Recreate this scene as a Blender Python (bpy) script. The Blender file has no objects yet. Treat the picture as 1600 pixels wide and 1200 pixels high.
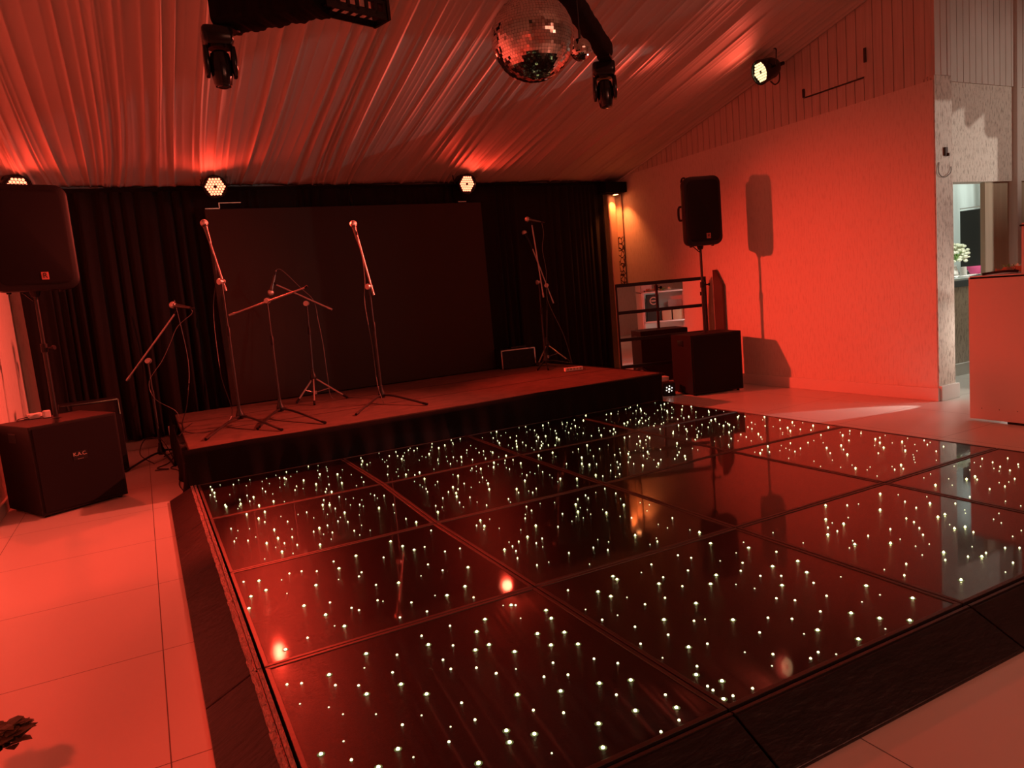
import bpy, bmesh, math, random
from mathutils import Vector, Matrix
random.seed(7)
scn = bpy.context.scene
COL = scn.collection
PI = math.pi

# ------------------------------------------------------------------ camera, world, exposure, lights
cd = bpy.data.cameras.new('camera'); cam = bpy.data.objects.new('camera', cd); COL.objects.link(cam)
cd.sensor_width = 36.0; cd.lens = 1126.6 / 1600 * 36; cd.clip_start = 0.05; cd.clip_end = 100
CR, CU, CF = Vector((0.885, -0.458, -0.089)), Vector((0.136, 0.070, 0.988)), Vector((0.446, 0.886, -0.124))
yaw, pit, rol = 0.46621, -0.124328, -0.0900846
CF = Vector((math.sin(yaw)*math.cos(pit), math.cos(yaw)*math.cos(pit), math.sin(pit)))
_r = Vector((math.cos(yaw), -math.sin(yaw), 0)); _u = _r.cross(CF)
CR = _r*math.cos(rol) + _u*math.sin(rol); CU = -_r*math.sin(rol) + _u*math.cos(rol)
m = Matrix((CR, CU, -CF)).transposed().to_4x4(); m.translation = Vector((-0.242, -6.395, 1.429))
cam.matrix_world = m
scn.camera = cam
scn.view_settings.view_transform = 'Standard'; scn.view_settings.look = 'None'
scn.view_settings.gamma = 1.0; scn.view_settings.use_curve_mapping = False
scn.view_settings.exposure = 0.0
w = bpy.data.worlds.new('world'); scn.world = w; w.use_nodes = True
w.node_tree.nodes['Background'].inputs[0].default_value = (0.55, 0.30, 0.20, 1)
w.node_tree.nodes['Background'].inputs[1].default_value = 0.008

def spot(name, loc, target, energy, color, angle, blend=0.6, size=0.08):
    d = bpy.data.lights.new(name, 'SPOT'); d.energy = energy; d.color = color
    d.spot_size = math.radians(angle); d.spot_blend = blend; d.shadow_soft_size = size
    o = bpy.data.objects.new(name, d); COL.objects.link(o); o.location = loc
    o.rotation_euler = (Vector(target)-Vector(loc)).to_track_quat('-Z', 'Y').to_euler()
    return o
def area(name, loc, target, energy, color, sx, sy):
    d = bpy.data.lights.new(name, 'AREA'); d.energy = energy; d.color = color; d.shape = 'RECTANGLE'; d.size = sx; d.size_y = sy
    o = bpy.data.objects.new(name, d); COL.objects.link(o); o.location = loc
    o.rotation_euler = (Vector(target)-Vector(loc)).to_track_quat('-Z', 'Y').to_euler()
    return o
RED = (1.0, 0.045, 0.022); WARM = (1.0, 0.10, 0.060)
# positions of the wall washers and what they face
PAR = {
    'back_centre': (Vector((0.76, 2.84, 3.00)), Vector((0.35, -2.6, 0.8))),
    'back_right': (Vector((3.93, 2.84, 2.98)), Vector((4.6, -2.4, 1.6))),
    'back_left': (Vector((-1.20, 2.80, 3.02)), Vector((0.3, -1.0, 1.0))),
    'side': (Vector((6.33, -0.36, 3.64)), Vector((0.2, 0.9, 1.6))),
}
def ahead(k, d): return PAR[k][0] + (PAR[k][1]-PAR[k][0]).normalized()*d
spot('side_washer_beam', ahead('side', 0.17), (-1.5, 0.5, 0.75), 3000, WARM, 60, 1.0, 0.07)
spot('side_washer_spill', ahead('side', 0.17), (0.0, 0.6, 1.8), 15, WARM, 170, 0.6, 0.07)
spot('back_right_washer_beam', ahead('back_right', 0.17), (-1.0, -1.0, 0.3), 300, RED, 60, 1.0, 0.07)
spot('back_right_washer_spill', ahead('back_right', 0.17), (4.4, -2.4, 1.6), 20, RED, 172, 0.6, 0.07)
spot('back_centre_washer_beam', ahead('back_centre', 0.17), (6.55, -0.75, 0.20), 1850, RED, 50, 1.0, 0.07)
spot('back_centre_washer_front', ahead('back_centre', 0.17), (0.3, -3.2, 0.2), 460, RED, 60, 1.0, 0.05)
spot('back_centre_washer_spill', ahead('back_centre', 0.17), (0.3, -2.6, 1.8), 22, RED, 172, 0.6, 0.07)
spot('back_left_washer_beam', ahead('back_left', 0.17), (-1.15, -1.2, 0.0), 230, RED, 60, 1.0, 0.07)
spot('back_left_washer_spill', ahead('back_left', 0.17), (0.3, -1.2, 2.0), 14, RED, 165, 0.6, 0.07)
spot('front_washer_beam', (-1.0, -7.6, 3.3), (-1.1, -3.9, 0.0), 760, RED, 55, 1.0, 0.10)
spot('corner_downlight_beam', (6.46, 2.84, 2.765), (6.50, 2.86, 0.0), 45, (1.0, 0.20, 0.045), 100, 0.7, 0.03)
spot('passage_fill_light', (8.55, -1.42, 2.1), (8.5, -1.40, 0.0), 60, (0.95, 1.0, 0.90), 150, 1.0, 0.05)  # added fill without a fixture, brightens the low serving wall
area('kitchen_ceiling_light', (9.3, 0.6, 2.9), (9.1, 0.3, 0.0), 26, (0.86, 1.0, 0.92), 1.6, 1.0)
spot('booth_floor_beam', (7.24, -2.42, 0.30), (6.05, -1.89, 0.10), 150, (1.0, 0.86, 0.76), 16.5, 0.15, 0.012)  # added narrow cone, shaped to lay the pale streak on the tiles
spot('booth_fill_light', (7.25, -2.42, 0.68), (6.2, -2.1, 0.35), 14, (1.0, 0.86, 0.74), 165, 0.2, 0.02)  # added fill for the pillar and booth shelf
spot('service_lamp_beam', (9.2, -4.6, 1.5), (7.3, -1.8, 2.45), 170, (1.0, 0.90, 0.80), 50, 0.1, 0.012)
area('rear_fill_light', (3.5, -9.1, 3.6), (3.5, 0.0, 2.2), 34, (1.0, 0.30, 0.18), 4.0, 1.5)  # added warm ambient fill from behind the camera, no real fixture
spot('floor_fill_beam', (4.6, -8.2, 3.4), (3.6, -5.6, 0.0), 210, (1.0, 0.26, 0.16), 120, 1.0, 0.1)  # added fill to lift the near right floor, no pendant hangs here
spot('side_fill_beam', (9.2, -5.2, 3.3), (8.0, -1.8, 2.1), 150, (1.0, 0.86, 0.72), 75, 1.0, 0.3)  # added out-of-view fill for the boards and panel at the right

# ------------------------------------------------------------------ materials
MATS = {}
def mat(name, color, rough=0.6, metal=0.0, spec=0.5, coat=0.0, coat_rough=0.03, noise=None, bump=None, emit=None, estr=0, sheen=0, alpha=None, trans=0, aniso=0):
    m_ = bpy.data.materials.new(name); m_.use_nodes = True; nt = m_.node_tree; b = nt.nodes['Principled BSDF']
    c = (*color, 1)
    b.inputs['Base Color'].default_value = c; b.inputs['Roughness'].default_value = rough; b.inputs['Metallic'].default_value = metal
    b.inputs['Specular IOR Level'].default_value = spec; b.inputs['Coat Weight'].default_value = coat; b.inputs['Coat Roughness'].default_value = coat_rough
    if sheen: b.inputs['Sheen Weight'].default_value = sheen
    if aniso: b.inputs['Anisotropic'].default_value = aniso
    if trans: b.inputs['Transmission Weight'].default_value = trans
    if alpha is not None: b.inputs['Alpha'].default_value = alpha
    if emit: b.inputs['Emission Color'].default_value = (*emit, 1); b.inputs['Emission Strength'].default_value = estr
    if noise or bump:
        tc = nt.nodes.new('ShaderNodeTexCoord'); mp = nt.nodes.new('ShaderNodeMapping'); nt.links.new(tc.outputs['Object'], mp.inputs[0])
    if noise:   # (scale3, scale, color2, detail)
        sc3, s, c2, det = noise
        mp.inputs['Scale'].default_value = sc3
        n = nt.nodes.new('ShaderNodeTexNoise'); n.inputs['Scale'].default_value = s; n.inputs['Detail'].default_value = det; nt.links.new(mp.outputs[0], n.inputs[0])
        r = nt.nodes.new('ShaderNodeValToRGB'); r.color_ramp.elements[0].position = 0.35; r.color_ramp.elements[1].position = 0.68
        r.color_ramp.elements[0].color = c; r.color_ramp.elements[1].color = (*c2, 1)
        nt.links.new(n.outputs[0], r.inputs[0]); nt.links.new(r.outputs[0], b.inputs['Base Color'])
    if bump:    # (scale3, scale, strength, distance)
        sc3, s, st, dist = bump
        mp2 = nt.nodes.new('ShaderNodeMapping'); mp2.inputs['Scale'].default_value = sc3; nt.links.new(tc.outputs['Object'], mp2.inputs[0])
        n2 = nt.nodes.new('ShaderNodeTexNoise'); n2.inputs['Scale'].default_value = s; n2.inputs['Detail'].default_value = 4; nt.links.new(mp2.outputs[0], n2.inputs[0])
        bp = nt.nodes.new('ShaderNodeBump'); bp.inputs['Strength'].default_value = st; bp.inputs['Distance'].default_value = dist
        nt.links.new(n2.outputs[0], bp.inputs['Height']); nt.links.new(bp.outputs[0], b.inputs['Normal'])
    MATS[name] = m_
    return m_
M_black = mat('black_plastic', (0.008, 0.007, 0.008), 0.5, spec=0.3, bump=((1, 1, 1), 300, 0.15, 0.001))
M_gloss = mat('glossy_black_plastic', (0.010, 0.010, 0.011), 0.16)
M_carpetbox = mat('black_cabinet_paint', (0.008, 0.006, 0.006), 0.6, spec=0.3, bump=((1, 1, 1), 180, 0.4, 0.002))
M_grille = mat('speaker_grille', (0.006, 0.0055, 0.006), 0.75, spec=0.2, bump=((1, 1, 1), 600, 0.5, 0.001))
M_cloth = mat('black_cloth', (0.007, 0.006, 0.006), 0.9, spec=0.15, bump=((1, 1, 1), 400, 0.2, 0.001))
M_velvet = mat('black_curtain_fabric', (0.008, 0.006, 0.0055), 0.8, spec=0.2, sheen=0.05)
M_screen = mat('dark_screen_face', (0.034, 0.020, 0.014), 0.6, spec=0.25)
M_metal = mat('dark_metal', (0.06, 0.055, 0.055), 0.35, metal=0.9)
M_stand = mat('painted_stand_metal', (0.022, 0.020, 0.020), 0.36, metal=0.2)
M_handle = mat('microphone_handle_metal', (0.16, 0.14, 0.13), 0.3, metal=0.8)
M_boom = mat('worn_boom_metal', (0.50, 0.47, 0.46), 0.34, metal=0.6)
M_chrome = mat('chrome', (0.75, 0.72, 0.70), 0.18, metal=1.0)
M_micgrille = mat('microphone_grille_mesh', (0.72, 0.66, 0.62), 0.45, metal=0.7, bump=((1, 1, 1), 500, 0.8, 0.002))
M_cable = mat('black_cable_rubber', (0.02, 0.018, 0.018), 0.4)
M_cablegrey = mat('grey_cable_rubber', (0.16, 0.14, 0.13), 0.45)
M_white = mat('white_paint', (0.74, 0.71, 0.67), 0.55)
M_whitepl = mat('white_plastic', (0.78, 0.76, 0.73), 0.4)
M_pink = mat('pink_fabric', (0.75, 0.10, 0.28), 0.7)
M_stage = mat('stage_carpet', (0.125, 0.070, 0.050), 0.9, noise=((1, 1, 1), 9, (0.085, 0.048, 0.035), 6), bump=((1, 1, 1), 120, 0.5, 0.004))
M_frame = mat('worn_dark_aluminium', (0.10, 0.09, 0.085), 0.42, metal=0.85, bump=((1, 1, 1), 60, 0.3, 0.002))
M_lip = mat('scuffed_aluminium_edge', (0.40, 0.36, 0.34), 0.36, metal=0.85, bump=((2.5, 0.8, 1), 34, 1.0, 0.03))
M_ramp = mat('black_rubber_vinyl', (0.015, 0.012, 0.013), 0.40, spec=0.35, noise=((1, 4, 1), 5, (0.008, 0.007, 0.007), 4), bump=((1, 3, 1), 14, 0.5, 0.01))
M_beige = mat('brown_board', (0.46, 0.36, 0.25), 0.6, noise=((6, 6, 0.5), 4, (0.40, 0.31, 0.21), 4))
M_granite = mat('dark_granite', (0.045, 0.060, 0.075), 0.3)
M_greytop = mat('grey_worktop', (0.36, 0.39, 0.38), 0.35)
M_tv = mat('black_panel', (0.018, 0.018, 0.015), 0.4)
M_card = mat('cardboard', (0.46, 0.30, 0.19), 0.8, bump=((1, 1, 1), 60, 0.2, 0.001))
M_leaf = mat('dark_green_leaf', (0.035, 0.045, 0.022), 0.45)
M_leafl = mat('light_green_leaf', (0.26, 0.42, 0.14), 0.5)
M_petal = mat('cream_petal', (0.82, 0.84, 0.66), 0.6)
M_glassw = mat('clear_glass', (0.9, 0.95, 0.95), 0.05, trans=0.9)
M_logo = mat('speaker_badge_red', (0.55, 0.16, 0.13), 0.4, metal=0.3)
M_logow = mat('pale_badge_print', (0.50, 0.44, 0.36), 0.5)
M_green = mat('dark_green_cloth', (0.025, 0.050, 0.045), 0.8)
M_wood = mat('dark_wood', (0.07, 0.035, 0.025), 0.4)
M_mirror = mat('mirror_glass', (0.86, 0.86, 0.86), 0.01, metal=1.0)
M_lens = mat('lamp_lens', (0.03, 0.03, 0.035), 0.05, coat=1)

# white stucco with vertical combed scratches
def stucco(name, base, dark, zs=1.0, strength=0.6):
    m_ = bpy.data.materials.new(name); m_.use_nodes = True; nt = m_.node_tree; b = nt.nodes['Principled BSDF']
    b.inputs['Roughness'].default_value = 0.75
    tc = nt.nodes.new('ShaderNodeTexCoord'); mp = nt.nodes.new('ShaderNodeMapping'); nt.links.new(tc.outputs['Object'], mp.inputs[0])
    mp.inputs['Scale'].default_value = (60, 60, 9*zs)
    n = nt.nodes.new('ShaderNodeTexNoise'); n.inputs['Scale'].default_value = 1.0; n.inputs['Detail'].default_value = 5; n.inputs['Roughness'].default_value = 0.65
    nt.links.new(mp.outputs[0], n.inputs[0])
    r = nt.nodes.new('ShaderNodeValToRGB'); r.color_ramp.elements[0].position = 0.36; r.color_ramp.elements[1].position = 0.50
    r.color_ramp.elements[0].color = (*dark, 1); r.color_ramp.elements[1].color = (*base, 1)
    nt.links.new(n.outputs[0], r.inputs[0]); nt.links.new(r.outputs[0], b.inputs['Base Color'])
    bp = nt.nodes.new('ShaderNodeBump'); bp.inputs['Strength'].default_value = strength; bp.inputs['Distance'].default_value = 0.006
    nt.links.new(n.outputs[0], bp.inputs['Height']); nt.links.new(bp.outputs[0], b.inputs['Normal'])
    return m_
M_wall = stucco('combed_plaster', (0.76, 0.70, 0.64), (0.66, 0.60, 0.54), 1.0, 0.55)
M_wallrough = stucco('coarse_combed_plaster', (0.68, 0.60, 0.52), (0.36, 0.29, 0.24), 1.6, 0.6)
M_board = mat('painted_boards', (0.66, 0.58, 0.52), 0.55, noise=((1, 12, 0.6), 3, (0.58, 0.50, 0.44), 4))

# floor tiles : grid seams through math nodes
def tile_mat():
    m_ = bpy.data.materials.new('pale_porcelain_tiles'); m_.use_nodes = True; nt = m_.node_tree; b = nt.nodes['Principled BSDF']
    L = nt.links; N = nt.nodes
    tc = N.new('ShaderNodeTexCoord'); sp = N.new('ShaderNodeSeparateXYZ'); L.new(tc.outputs['Object'], sp.inputs[0])
    def seam(out, off, size, w_):
        a = N.new('ShaderNodeMath'); a.operation = 'SUBTRACT'; L.new(out, a.inputs[0]); a.inputs[1].default_value = off
        p = N.new('ShaderNodeMath'); p.operation = 'PINGPONG'; L.new(a.outputs[0], p.inputs[0]); p.inputs[1].default_value = size/2
        c = N.new('ShaderNodeMath'); c.operation = 'LESS_THAN'; L.new(p.outputs[0], c.inputs[0]); c.inputs[1].default_value = w_
        return c
    a = seam(sp.outputs[0], -0.345, 0.935, 0.0022); c = seam(sp.outputs[1], -2.925, 0.935, 0.0022)
    mx = N.new('ShaderNodeMath'); mx.operation = 'MAXIMUM'; L.new(a.outputs[0], mx.inputs[0]); L.new(c.outputs[0], mx.inputs[1])
    n = N.new('ShaderNodeTexNoise'); n.inputs['Scale'].default_value = 1.1; n.inputs['Detail'].default_value = 3; L.new(tc.outputs['Object'], n.inputs[0])
    r = N.new('ShaderNodeValToRGB'); r.color_ramp.elements[0].color = (0.60, 0.57, 0.52, 1); r.color_ramp.elements[1].color = (0.68, 0.64, 0.59, 1); L.new(n.outputs[0], r.inputs[0])
    mix = N.new('ShaderNodeMix'); mix.data_type = 'RGBA'; L.new(mx.outputs[0], mix.inputs[0]); L.new(r.outputs[0], mix.inputs[6]); mix.inputs[7].default_value = (0.13, 0.11, 0.10, 1)
    L.new(mix.outputs[2], b.inputs['Base Color']); b.inputs['Roughness'].default_value = 0.28; b.inputs['Specular IOR Level'].default_value = 0.35
    return m_
M_tile = tile_mat()

# glossy black acrylic of the starlit dance floor: rough lower layer, clear scratched coat
def acrylic():
    m_ = bpy.data.materials.new('scratched_black_acrylic'); m_.use_nodes = True; nt = m_.node_tree; b = nt.nodes['Principled BSDF']
    L = nt.links; N = nt.nodes
    b.inputs['Base Color'].default_value = (0.006, 0.003, 0.002, 1); b.inputs['Roughness'].default_value = 0.30; b.inputs['Specular IOR Level'].default_value = 0.11
    b.inputs['Coat Weight'].default_value = 1.0; b.inputs['Coat Roughness'].default_value = 0.035; b.inputs['Coat IOR'].default_value = 1.36
    tc = N.new('ShaderNodeTexCoord'); mp = N.new('ShaderNodeMapping'); L.new(tc.outputs['Object'], mp.inputs[0]); mp.inputs['Scale'].default_value = (6, 40, 1)
    n = N.new('ShaderNodeTexNoise'); n.inputs['Scale'].default_value = 12; n.inputs['Detail'].default_value = 8; n.inputs['Distortion'].default_value = 1.5; L.new(mp.outputs[0], n.inputs[0])
    bp = N.new('ShaderNodeBump'); bp.inputs['Strength'].default_value = 0.35; bp.inputs['Distance'].default_value = 0.0012
    L.new(n.outputs[0], bp.inputs['Height']); L.new(bp.outputs[0], b.inputs['Normal'])
    n2 = N.new('ShaderNodeTexNoise'); n2.inputs['Scale'].default_value = 1.7; n2.inputs['Detail'].default_value = 3; L.new(tc.outputs['Object'], n2.inputs[0])
    r = N.new('ShaderNodeMapRange'); r.inputs[3].default_value = 0.015; r.inputs[4].default_value = 0.06; L.new(n2.outputs[0], r.inputs[0]); L.new(r.outputs[0], b.inputs['Coat Roughness'])
    return m_
M_acryl = acrylic()
# ceiling voile
def voile():
    m_ = mat('pleated_ceiling_voile', (0.54, 0.48, 0.42), 0.6, sheen=0.2)
    return m_
M_voile = voile()
def emis(name, color, s):
    m_ = bpy.data.materials.new(name); m_.use_nodes = True; nt = m_.node_tree
    for n in list(nt.nodes): nt.nodes.remove(n)
    e = nt.nodes.new('ShaderNodeEmission'); e.inputs[0].default_value = (*color, 1); e.inputs[1].default_value = s
    o = nt.nodes.new('ShaderNodeOutputMaterial'); nt.links.new(e.outputs[0], o.inputs[0]); return m_
E_red = emis('lit_red_led', (1.0, 0.20, 0.10), 4.5)
E_warm = emis('lit_warm_led', (1.0, 0.72, 0.34), 1.9)
E_star = [emis('star_led_bright', (1.0, 0.97, 0.42), 7.0), emis('star_led_medium', (1.0, 0.98, 0.48), 3.4), emis('star_led_dim', (1.0, 0.98, 0.55), 1.6)]
E_down = emis('downlight_lens', (1.0, 0.30, 0.10), 18)
E_halo = emis('star_painted_glow', (0.60, 0.60, 0.20), 0.22)  # glow round the bright LEDs, painted as a faint emissive disc

# ------------------------------------------------------------------ mesh helper
class G:
    def __init__(s): s.bm = bmesh.new()
    def box(s, c, d, rz=0.0, M=None, taper=1.0):
        cx, cy, cz = c; x, y, z = d[0]/2, d[1]/2, d[2]/2
        R = Matrix.Rotation(rz, 4, 'Z')
        vs = []
        for k, (a, b_, c_) in enumerate([(-1,-1,-1),(1,-1,-1),(1,1,-1),(-1,1,-1),(-1,-1,1),(1,-1,1),(1,1,1),(-1,1,1)]):
            t = taper if c_ > 0 else 1.0
            v = R @ Vector((a*x*t, b_*y*t, c_*z)) + Vector(c)
            if M is not None: v = M @ v
            vs.append(s.bm.verts.new(v))
        for f in [(0,3,2,1),(4,5,6,7),(0,1,5,4),(1,2,6,5),(2,3,7,6),(3,0,4,7)]: s.bm.faces.new([vs[i] for i in f])
        return s
    def ring(s, c, n, u, v, r, seg): return [s.bm.verts.new(Vector(c) + (u*math.cos(2*PI*i/seg) + v*math.sin(2*PI*i/seg))*r) for i in range(seg)]
    def frame(s, d):
        d = Vector(d).normalized(); a = Vector((0, 0, 1)) if abs(d.z) < 0.9 else Vector((1, 0, 0))
        u = d.cross(a).normalized(); return d, u, d.cross(u).normalized()
    def lathe(s, p0, d, prof, seg=16, cap=True):   # prof = [(distance along d, radius)]
        d, u, v = s.frame(d); rs = []
        for t, r in prof: rs.append(s.ring(Vector(p0)+d*t, d, u, v, max(r, 1e-4), seg))
        for a, b_ in zip(rs, rs[1:]):
            for i in range(seg): s.bm.faces.new([a[i], a[(i+1) % seg], b_[(i+1) % seg], b_[i]])
        if cap: s.bm.faces.new(rs[0][::-1]); s.bm.faces.new(rs[-1])
        return s
    def rod(s, a, b_, r, r2=None, seg=10):
        a, b_ = Vector(a), Vector(b_); L_ = (b_-a).length
        return s.lathe(a, b_-a, [(0, r), (L_, r if r2 is None else r2)], seg)
    def path(s, pts, r, seg=6, sub=6):
        P = [Vector(p) for p in pts]; out = []
        for i in range(len(P)-1):
            p0, p1, p2, p3 = P[max(i-1, 0)], P[i], P[i+1], P[min(i+2, len(P)-1)]
            for k in range(sub):
                t = k/sub; out.append(0.5*((2*p1)+(-p0+p2)*t+(2*p0-5*p1+4*p2-p3)*t*t+(-p0+3*p1-3*p2+p3)*t**3))
        out.append(P[-1]); prev = None
        for i, p in enumerate(out):
            d = (out[min(i+1, len(out)-1)]-out[max(i-1, 0)])
            d, u, v = s.frame(d); rg = s.ring(p, d, u, v, r, seg)
            if prev: 
                for k in range(seg):
                    s.bm.faces.new([prev[k], prev[(k+1) % seg], rg[(k+1) % seg], rg[k]])
            else: s.bm.faces.new(rg[::-1])
            prev = rg
        s.bm.faces.new(prev); return s
    def ball(s, c, r, seg=14, rings=9, sq=(1, 1, 1)):
        c = Vector(c); rows = []
        for i in range(1, rings):
            a = PI*i/rings; rows.append([s.bm.verts.new(c+Vector((math.sin(a)*math.cos(2*PI*k/seg)*r*sq[0], math.sin(a)*math.sin(2*PI*k/seg)*r*sq[1], math.cos(a)*r*sq[2]))) for k in range(seg)])
        t = s.bm.verts.new(c+Vector((0, 0, r*sq[2]))); b_ = s.bm.verts.new(c-Vector((0, 0, r*sq[2])))
        for k in range(seg):
            s.bm.faces.new([t, rows[0][k], rows[0][(k+1) % seg]]); s.bm.faces.new([b_, rows[-1][(k+1) % seg], rows[-1][k]])
            for a, q in zip(rows, rows[1:]): s.bm.faces.new([a[k], q[k], q[(k+1) % seg], a[(k+1) % seg]])
        return s
    def prism(s, pts, a, b_, axis='z'):   # pts 2D polygon extruded between a and b_
        def P(p, t): return {'z': (p[0], p[1], t), 'y': (p[0], t, p[1]), 'x': (t, p[0], p[1])}[axis]
        A = [s.bm.verts.new(P(p, a)) for p in pts]; Bv = [s.bm.verts.new(P(p, b_)) for p in pts]; n = len(pts)
        s.bm.faces.new(A[::-1]); s.bm.faces.new(Bv)
        for i in range(n): s.bm.faces.new([A[i], A[(i+1) % n], Bv[(i+1) % n], Bv[i]])
        return s
    def loft(s, loops, cap=True):
        R_ = [[s.bm.verts.new(p) for p in l] for l in loops]; n = len(R_[0])
        for a, b_ in zip(R_, R_[1:]):
            for i in range(n): s.bm.faces.new([a[i], a[(i+1) % n], b_[(i+1) % n], b_[i]])
        if cap: s.bm.faces.new(R_[0][::-1]); s.bm.faces.new(R_[-1])
        return s
    def quad(s, a, b_, c, d): s.bm.faces.new([s.bm.verts.new(p) for p in (a, b_, c, d)]); return s
    def build(s, name, material, parent=None, smooth=False, bevel=0, loc=None, kind=None, seg=2):
        bmesh.ops.recalc_face_normals(s.bm, faces=s.bm.faces)
        me = bpy.data.meshes.new(name); s.bm.to_mesh(me); s.bm.free()
        for mm in (material if isinstance(material, list) else [material]): me.materials.append(mm)
        if smooth:
            for p in me.polygons: p.use_smooth = True
        o = bpy.data.objects.new(name, me); COL.objects.link(o)
        if parent is not None: o.parent = parent
        if loc is not None: o.location = loc
        if bevel:
            mb = o.modifiers.new('bevel', 'BEVEL'); mb.width = bevel; mb.segments = seg; mb.limit_method = 'ANGLE'
        if smooth and not bevel:
            try: me.set_sharp_from_angle(angle=math.radians(40))
            except Exception: pass
        if kind: o['kind'] = kind
        return o
def thing(name, label, cat, loc=(0, 0, 0), rz=0.0, group=None):
    o = bpy.data.objects.new(name, None); COL.objects.link(o); o.location = loc; o.rotation_euler = (0, 0, rz)
    o['label'] = label; o['category'] = cat
    if group: o['group'] = group
    o.empty_display_size = 0.1
    return o
def tag(o, label, cat, group=None):
    o['label'] = label; o['category'] = cat
    if group: o['group'] = group
    return o
def copy_tree(o, parent=None):
    c = o.copy(); COL.objects.link(c)
    if parent is not None: c.parent = parent
    for ch in list(o.children): copy_tree(ch, c)
    return c
def text_mesh(txt, size, name, material, parent, M, depth=0.001):
    cu = bpy.data.curves.new(name, 'FONT'); cu.body = txt; cu.size = size; cu.extrude = depth; cu.align_x = 'CENTER'; cu.align_y = 'CENTER'
    t = bpy.data.objects.new(name, cu); COL.objects.link(t)
    dg = bpy.context.evaluated_depsgraph_get(); me = bpy.data.meshes.new_from_object(t.evaluated_get(dg))
    bpy.data.objects.remove(t); bpy.data.curves.remove(cu)
    me.materials.clear(); me.materials.append(material)
    me.transform(M)
    o = bpy.data.objects.new(name, me); COL.objects.link(o); o.parent = parent
    return o
def rrect(w_, h, r, n=5):
    pts = []
    for cx, cy, a0 in ((w_/2-r, h/2-r, 0), (-w_/2+r, h/2-r, 90), (-w_/2+r, -h/2+r, 180), (w_/2-r, -h/2+r, 270)):
        for k in range(n+1):
            a = math.radians(a0+90*k/n); pts.append((cx+r*math.cos(a), cy+r*math.sin(a)))
    return pts

# ------------------------------------------------------------------ room shell
XL, XR, YB = -1.45, 6.65, 3.16
def S(name, g, m_, **k): return g.build(name, m_, kind='structure', **k)
S('floor', G().box((3.8, -2.7, -0.05), (13.5, 13.6, 0.1)), M_tile)
S('wall_back', G().box((2.6, YB+0.06, 1.75), (8.3, 0.12, 3.5)), M_wall)
S('wall_left', G().box((XL-0.06, -3.2, 2.6), (0.12, 12.8, 5.2)), M_wall)
# right wall: plaster below, painted boards above, ends at y=-2.02
S('wall_right', G().box((XR+0.11, 0.575, 1.53), (0.22, 5.17, 3.06)), M_wall)
g = G(); y = 3.14; k = 0
while y > -1.99:
    wdt = 0.108; y2 = max(y-wdt, -2.0)
    hatch = (-1.33 < (y+y2)/2 < -0.53)
    ztop = 3.01 + 0.238*(3.05-(y+y2)/2) + 0.35
    if hatch:
        g.box((XR+0.105, (y+y2)/2, 3.17), (0.20, y-y2-0.008, 0.225))
    else:
        g.box((XR+0.105, (y+y2)/2, (3.06+ztop)/2), (0.20, y-y2-0.008, ztop-3.06))
    y = y2; k += 1
S('wall_right_cladding', g, M_board)
S('wall_right_backing', G().box((XR+0.17, 0.58, 3.85), (0.10, 5.12, 1.6)), M_wood)
hd = thing('roof_hatch', 'boarded access hatch high in the right wall beneath the sloping drape', 'hatch', (XR-0.004, -0.93, 3.30))
g = G()
for i in range(7): g.box((0.03, 0.343-i*0.1135, 0.45), (0.05, 0.105, 0.90))
g.build('hatch_leaf', M_board, hd)
G().box((-0.005, 0.385, 0.04), (0.012, 0.025, 0.09)).build('hinge', M_metal, hd)
G().box((-0.005, -0.385, 0.20), (0.012, 0.025, 0.14)).build('latch', M_metal, hd)
S('baseboard_right', G().box((XR-0.012, 0.56, 0.065), (0.024, 5.18, 0.13)), M_white, bevel=0.004)
S('baseboard_back', G().box((2.6, YB-0.012, 0.05), (8.2, 0.024, 0.10)), M_white, bevel=0.004)
S('baseboard_left', G().box((XL+0.012, -3.2, 0.05), (0.024, 12.7, 0.10)), M_white, bevel=0.004)
# pillar end of the right wall with its baseboard, recess and serving hatch beyond
S('wall_pillar', G().box((6.7875, -1.96, 1.55), (0.265, 0.12, 3.1)), M_wallrough)
S('trim_1', G().box((6.80, -2.035, 0.075), (0.29, 0.03, 0.15)).box((6.93, -1.93, 0.075), (0.03, 0.2, 0.15)), M_white, bevel=0.004)
S('wall_pillar_cladding', G().box((6.72, -1.935, 3.75), (0.12, 0.18, 1.3)).box((6.79, -1.95, 3.75), (0.09, 0.16, 1.3)).box((6.87, -1.94, 3.75), (0.05, 0.18, 1.3)), M_board, bevel=0.003)
S('wall_upper_right', G().box((8.2, -1.72, 2.64), (2.6, 0.16, 0.98)), M_wallrough)
g = G(); x = 6.93
while x < 9.6:
    g.box((x+0.052, -1.73, 3.92), (0.098, 0.17, 1.58)); x += 0.105
S('wall_upper_right_cladding', g, M_board, bevel=0.002)
g = G().box((8.12, -1.735, 1.08), (0.44, 0.05, 2.16))
S('wall_board_panel', g, M_beige)
S('trim_2', G().box((8.36, -1.80, 2.3), (0.045, 0.10, 4.6)).box((8.43, -1.79, 2.3), (0.05, 0.08, 4.6)), M_board, bevel=0.004)
S('wall_right_far', G().box((9.3, -1.72, 1.1), (1.7, 0.10, 2.2)), M_beige)
S('wall_serving', G().box((9.0, -1.16, 0.54), (2.0, 0.14, 1.02)), M_wallrough)
S('baseboard_serving', G().box((9.0, -1.245, 0.07), (2.0, 0.03, 0.14)), M_white, bevel=0.004)
S('wall_kitchen', G().box((8.9, 2.2, 2.0), (4.4, 0.1, 4.0)).box((10.5, 0.2, 2.0), (0.1, 4.2, 4.0)).box((6.91, 1.6, 2.0), (0.06, 3.0, 4.0)), M_white)
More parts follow.
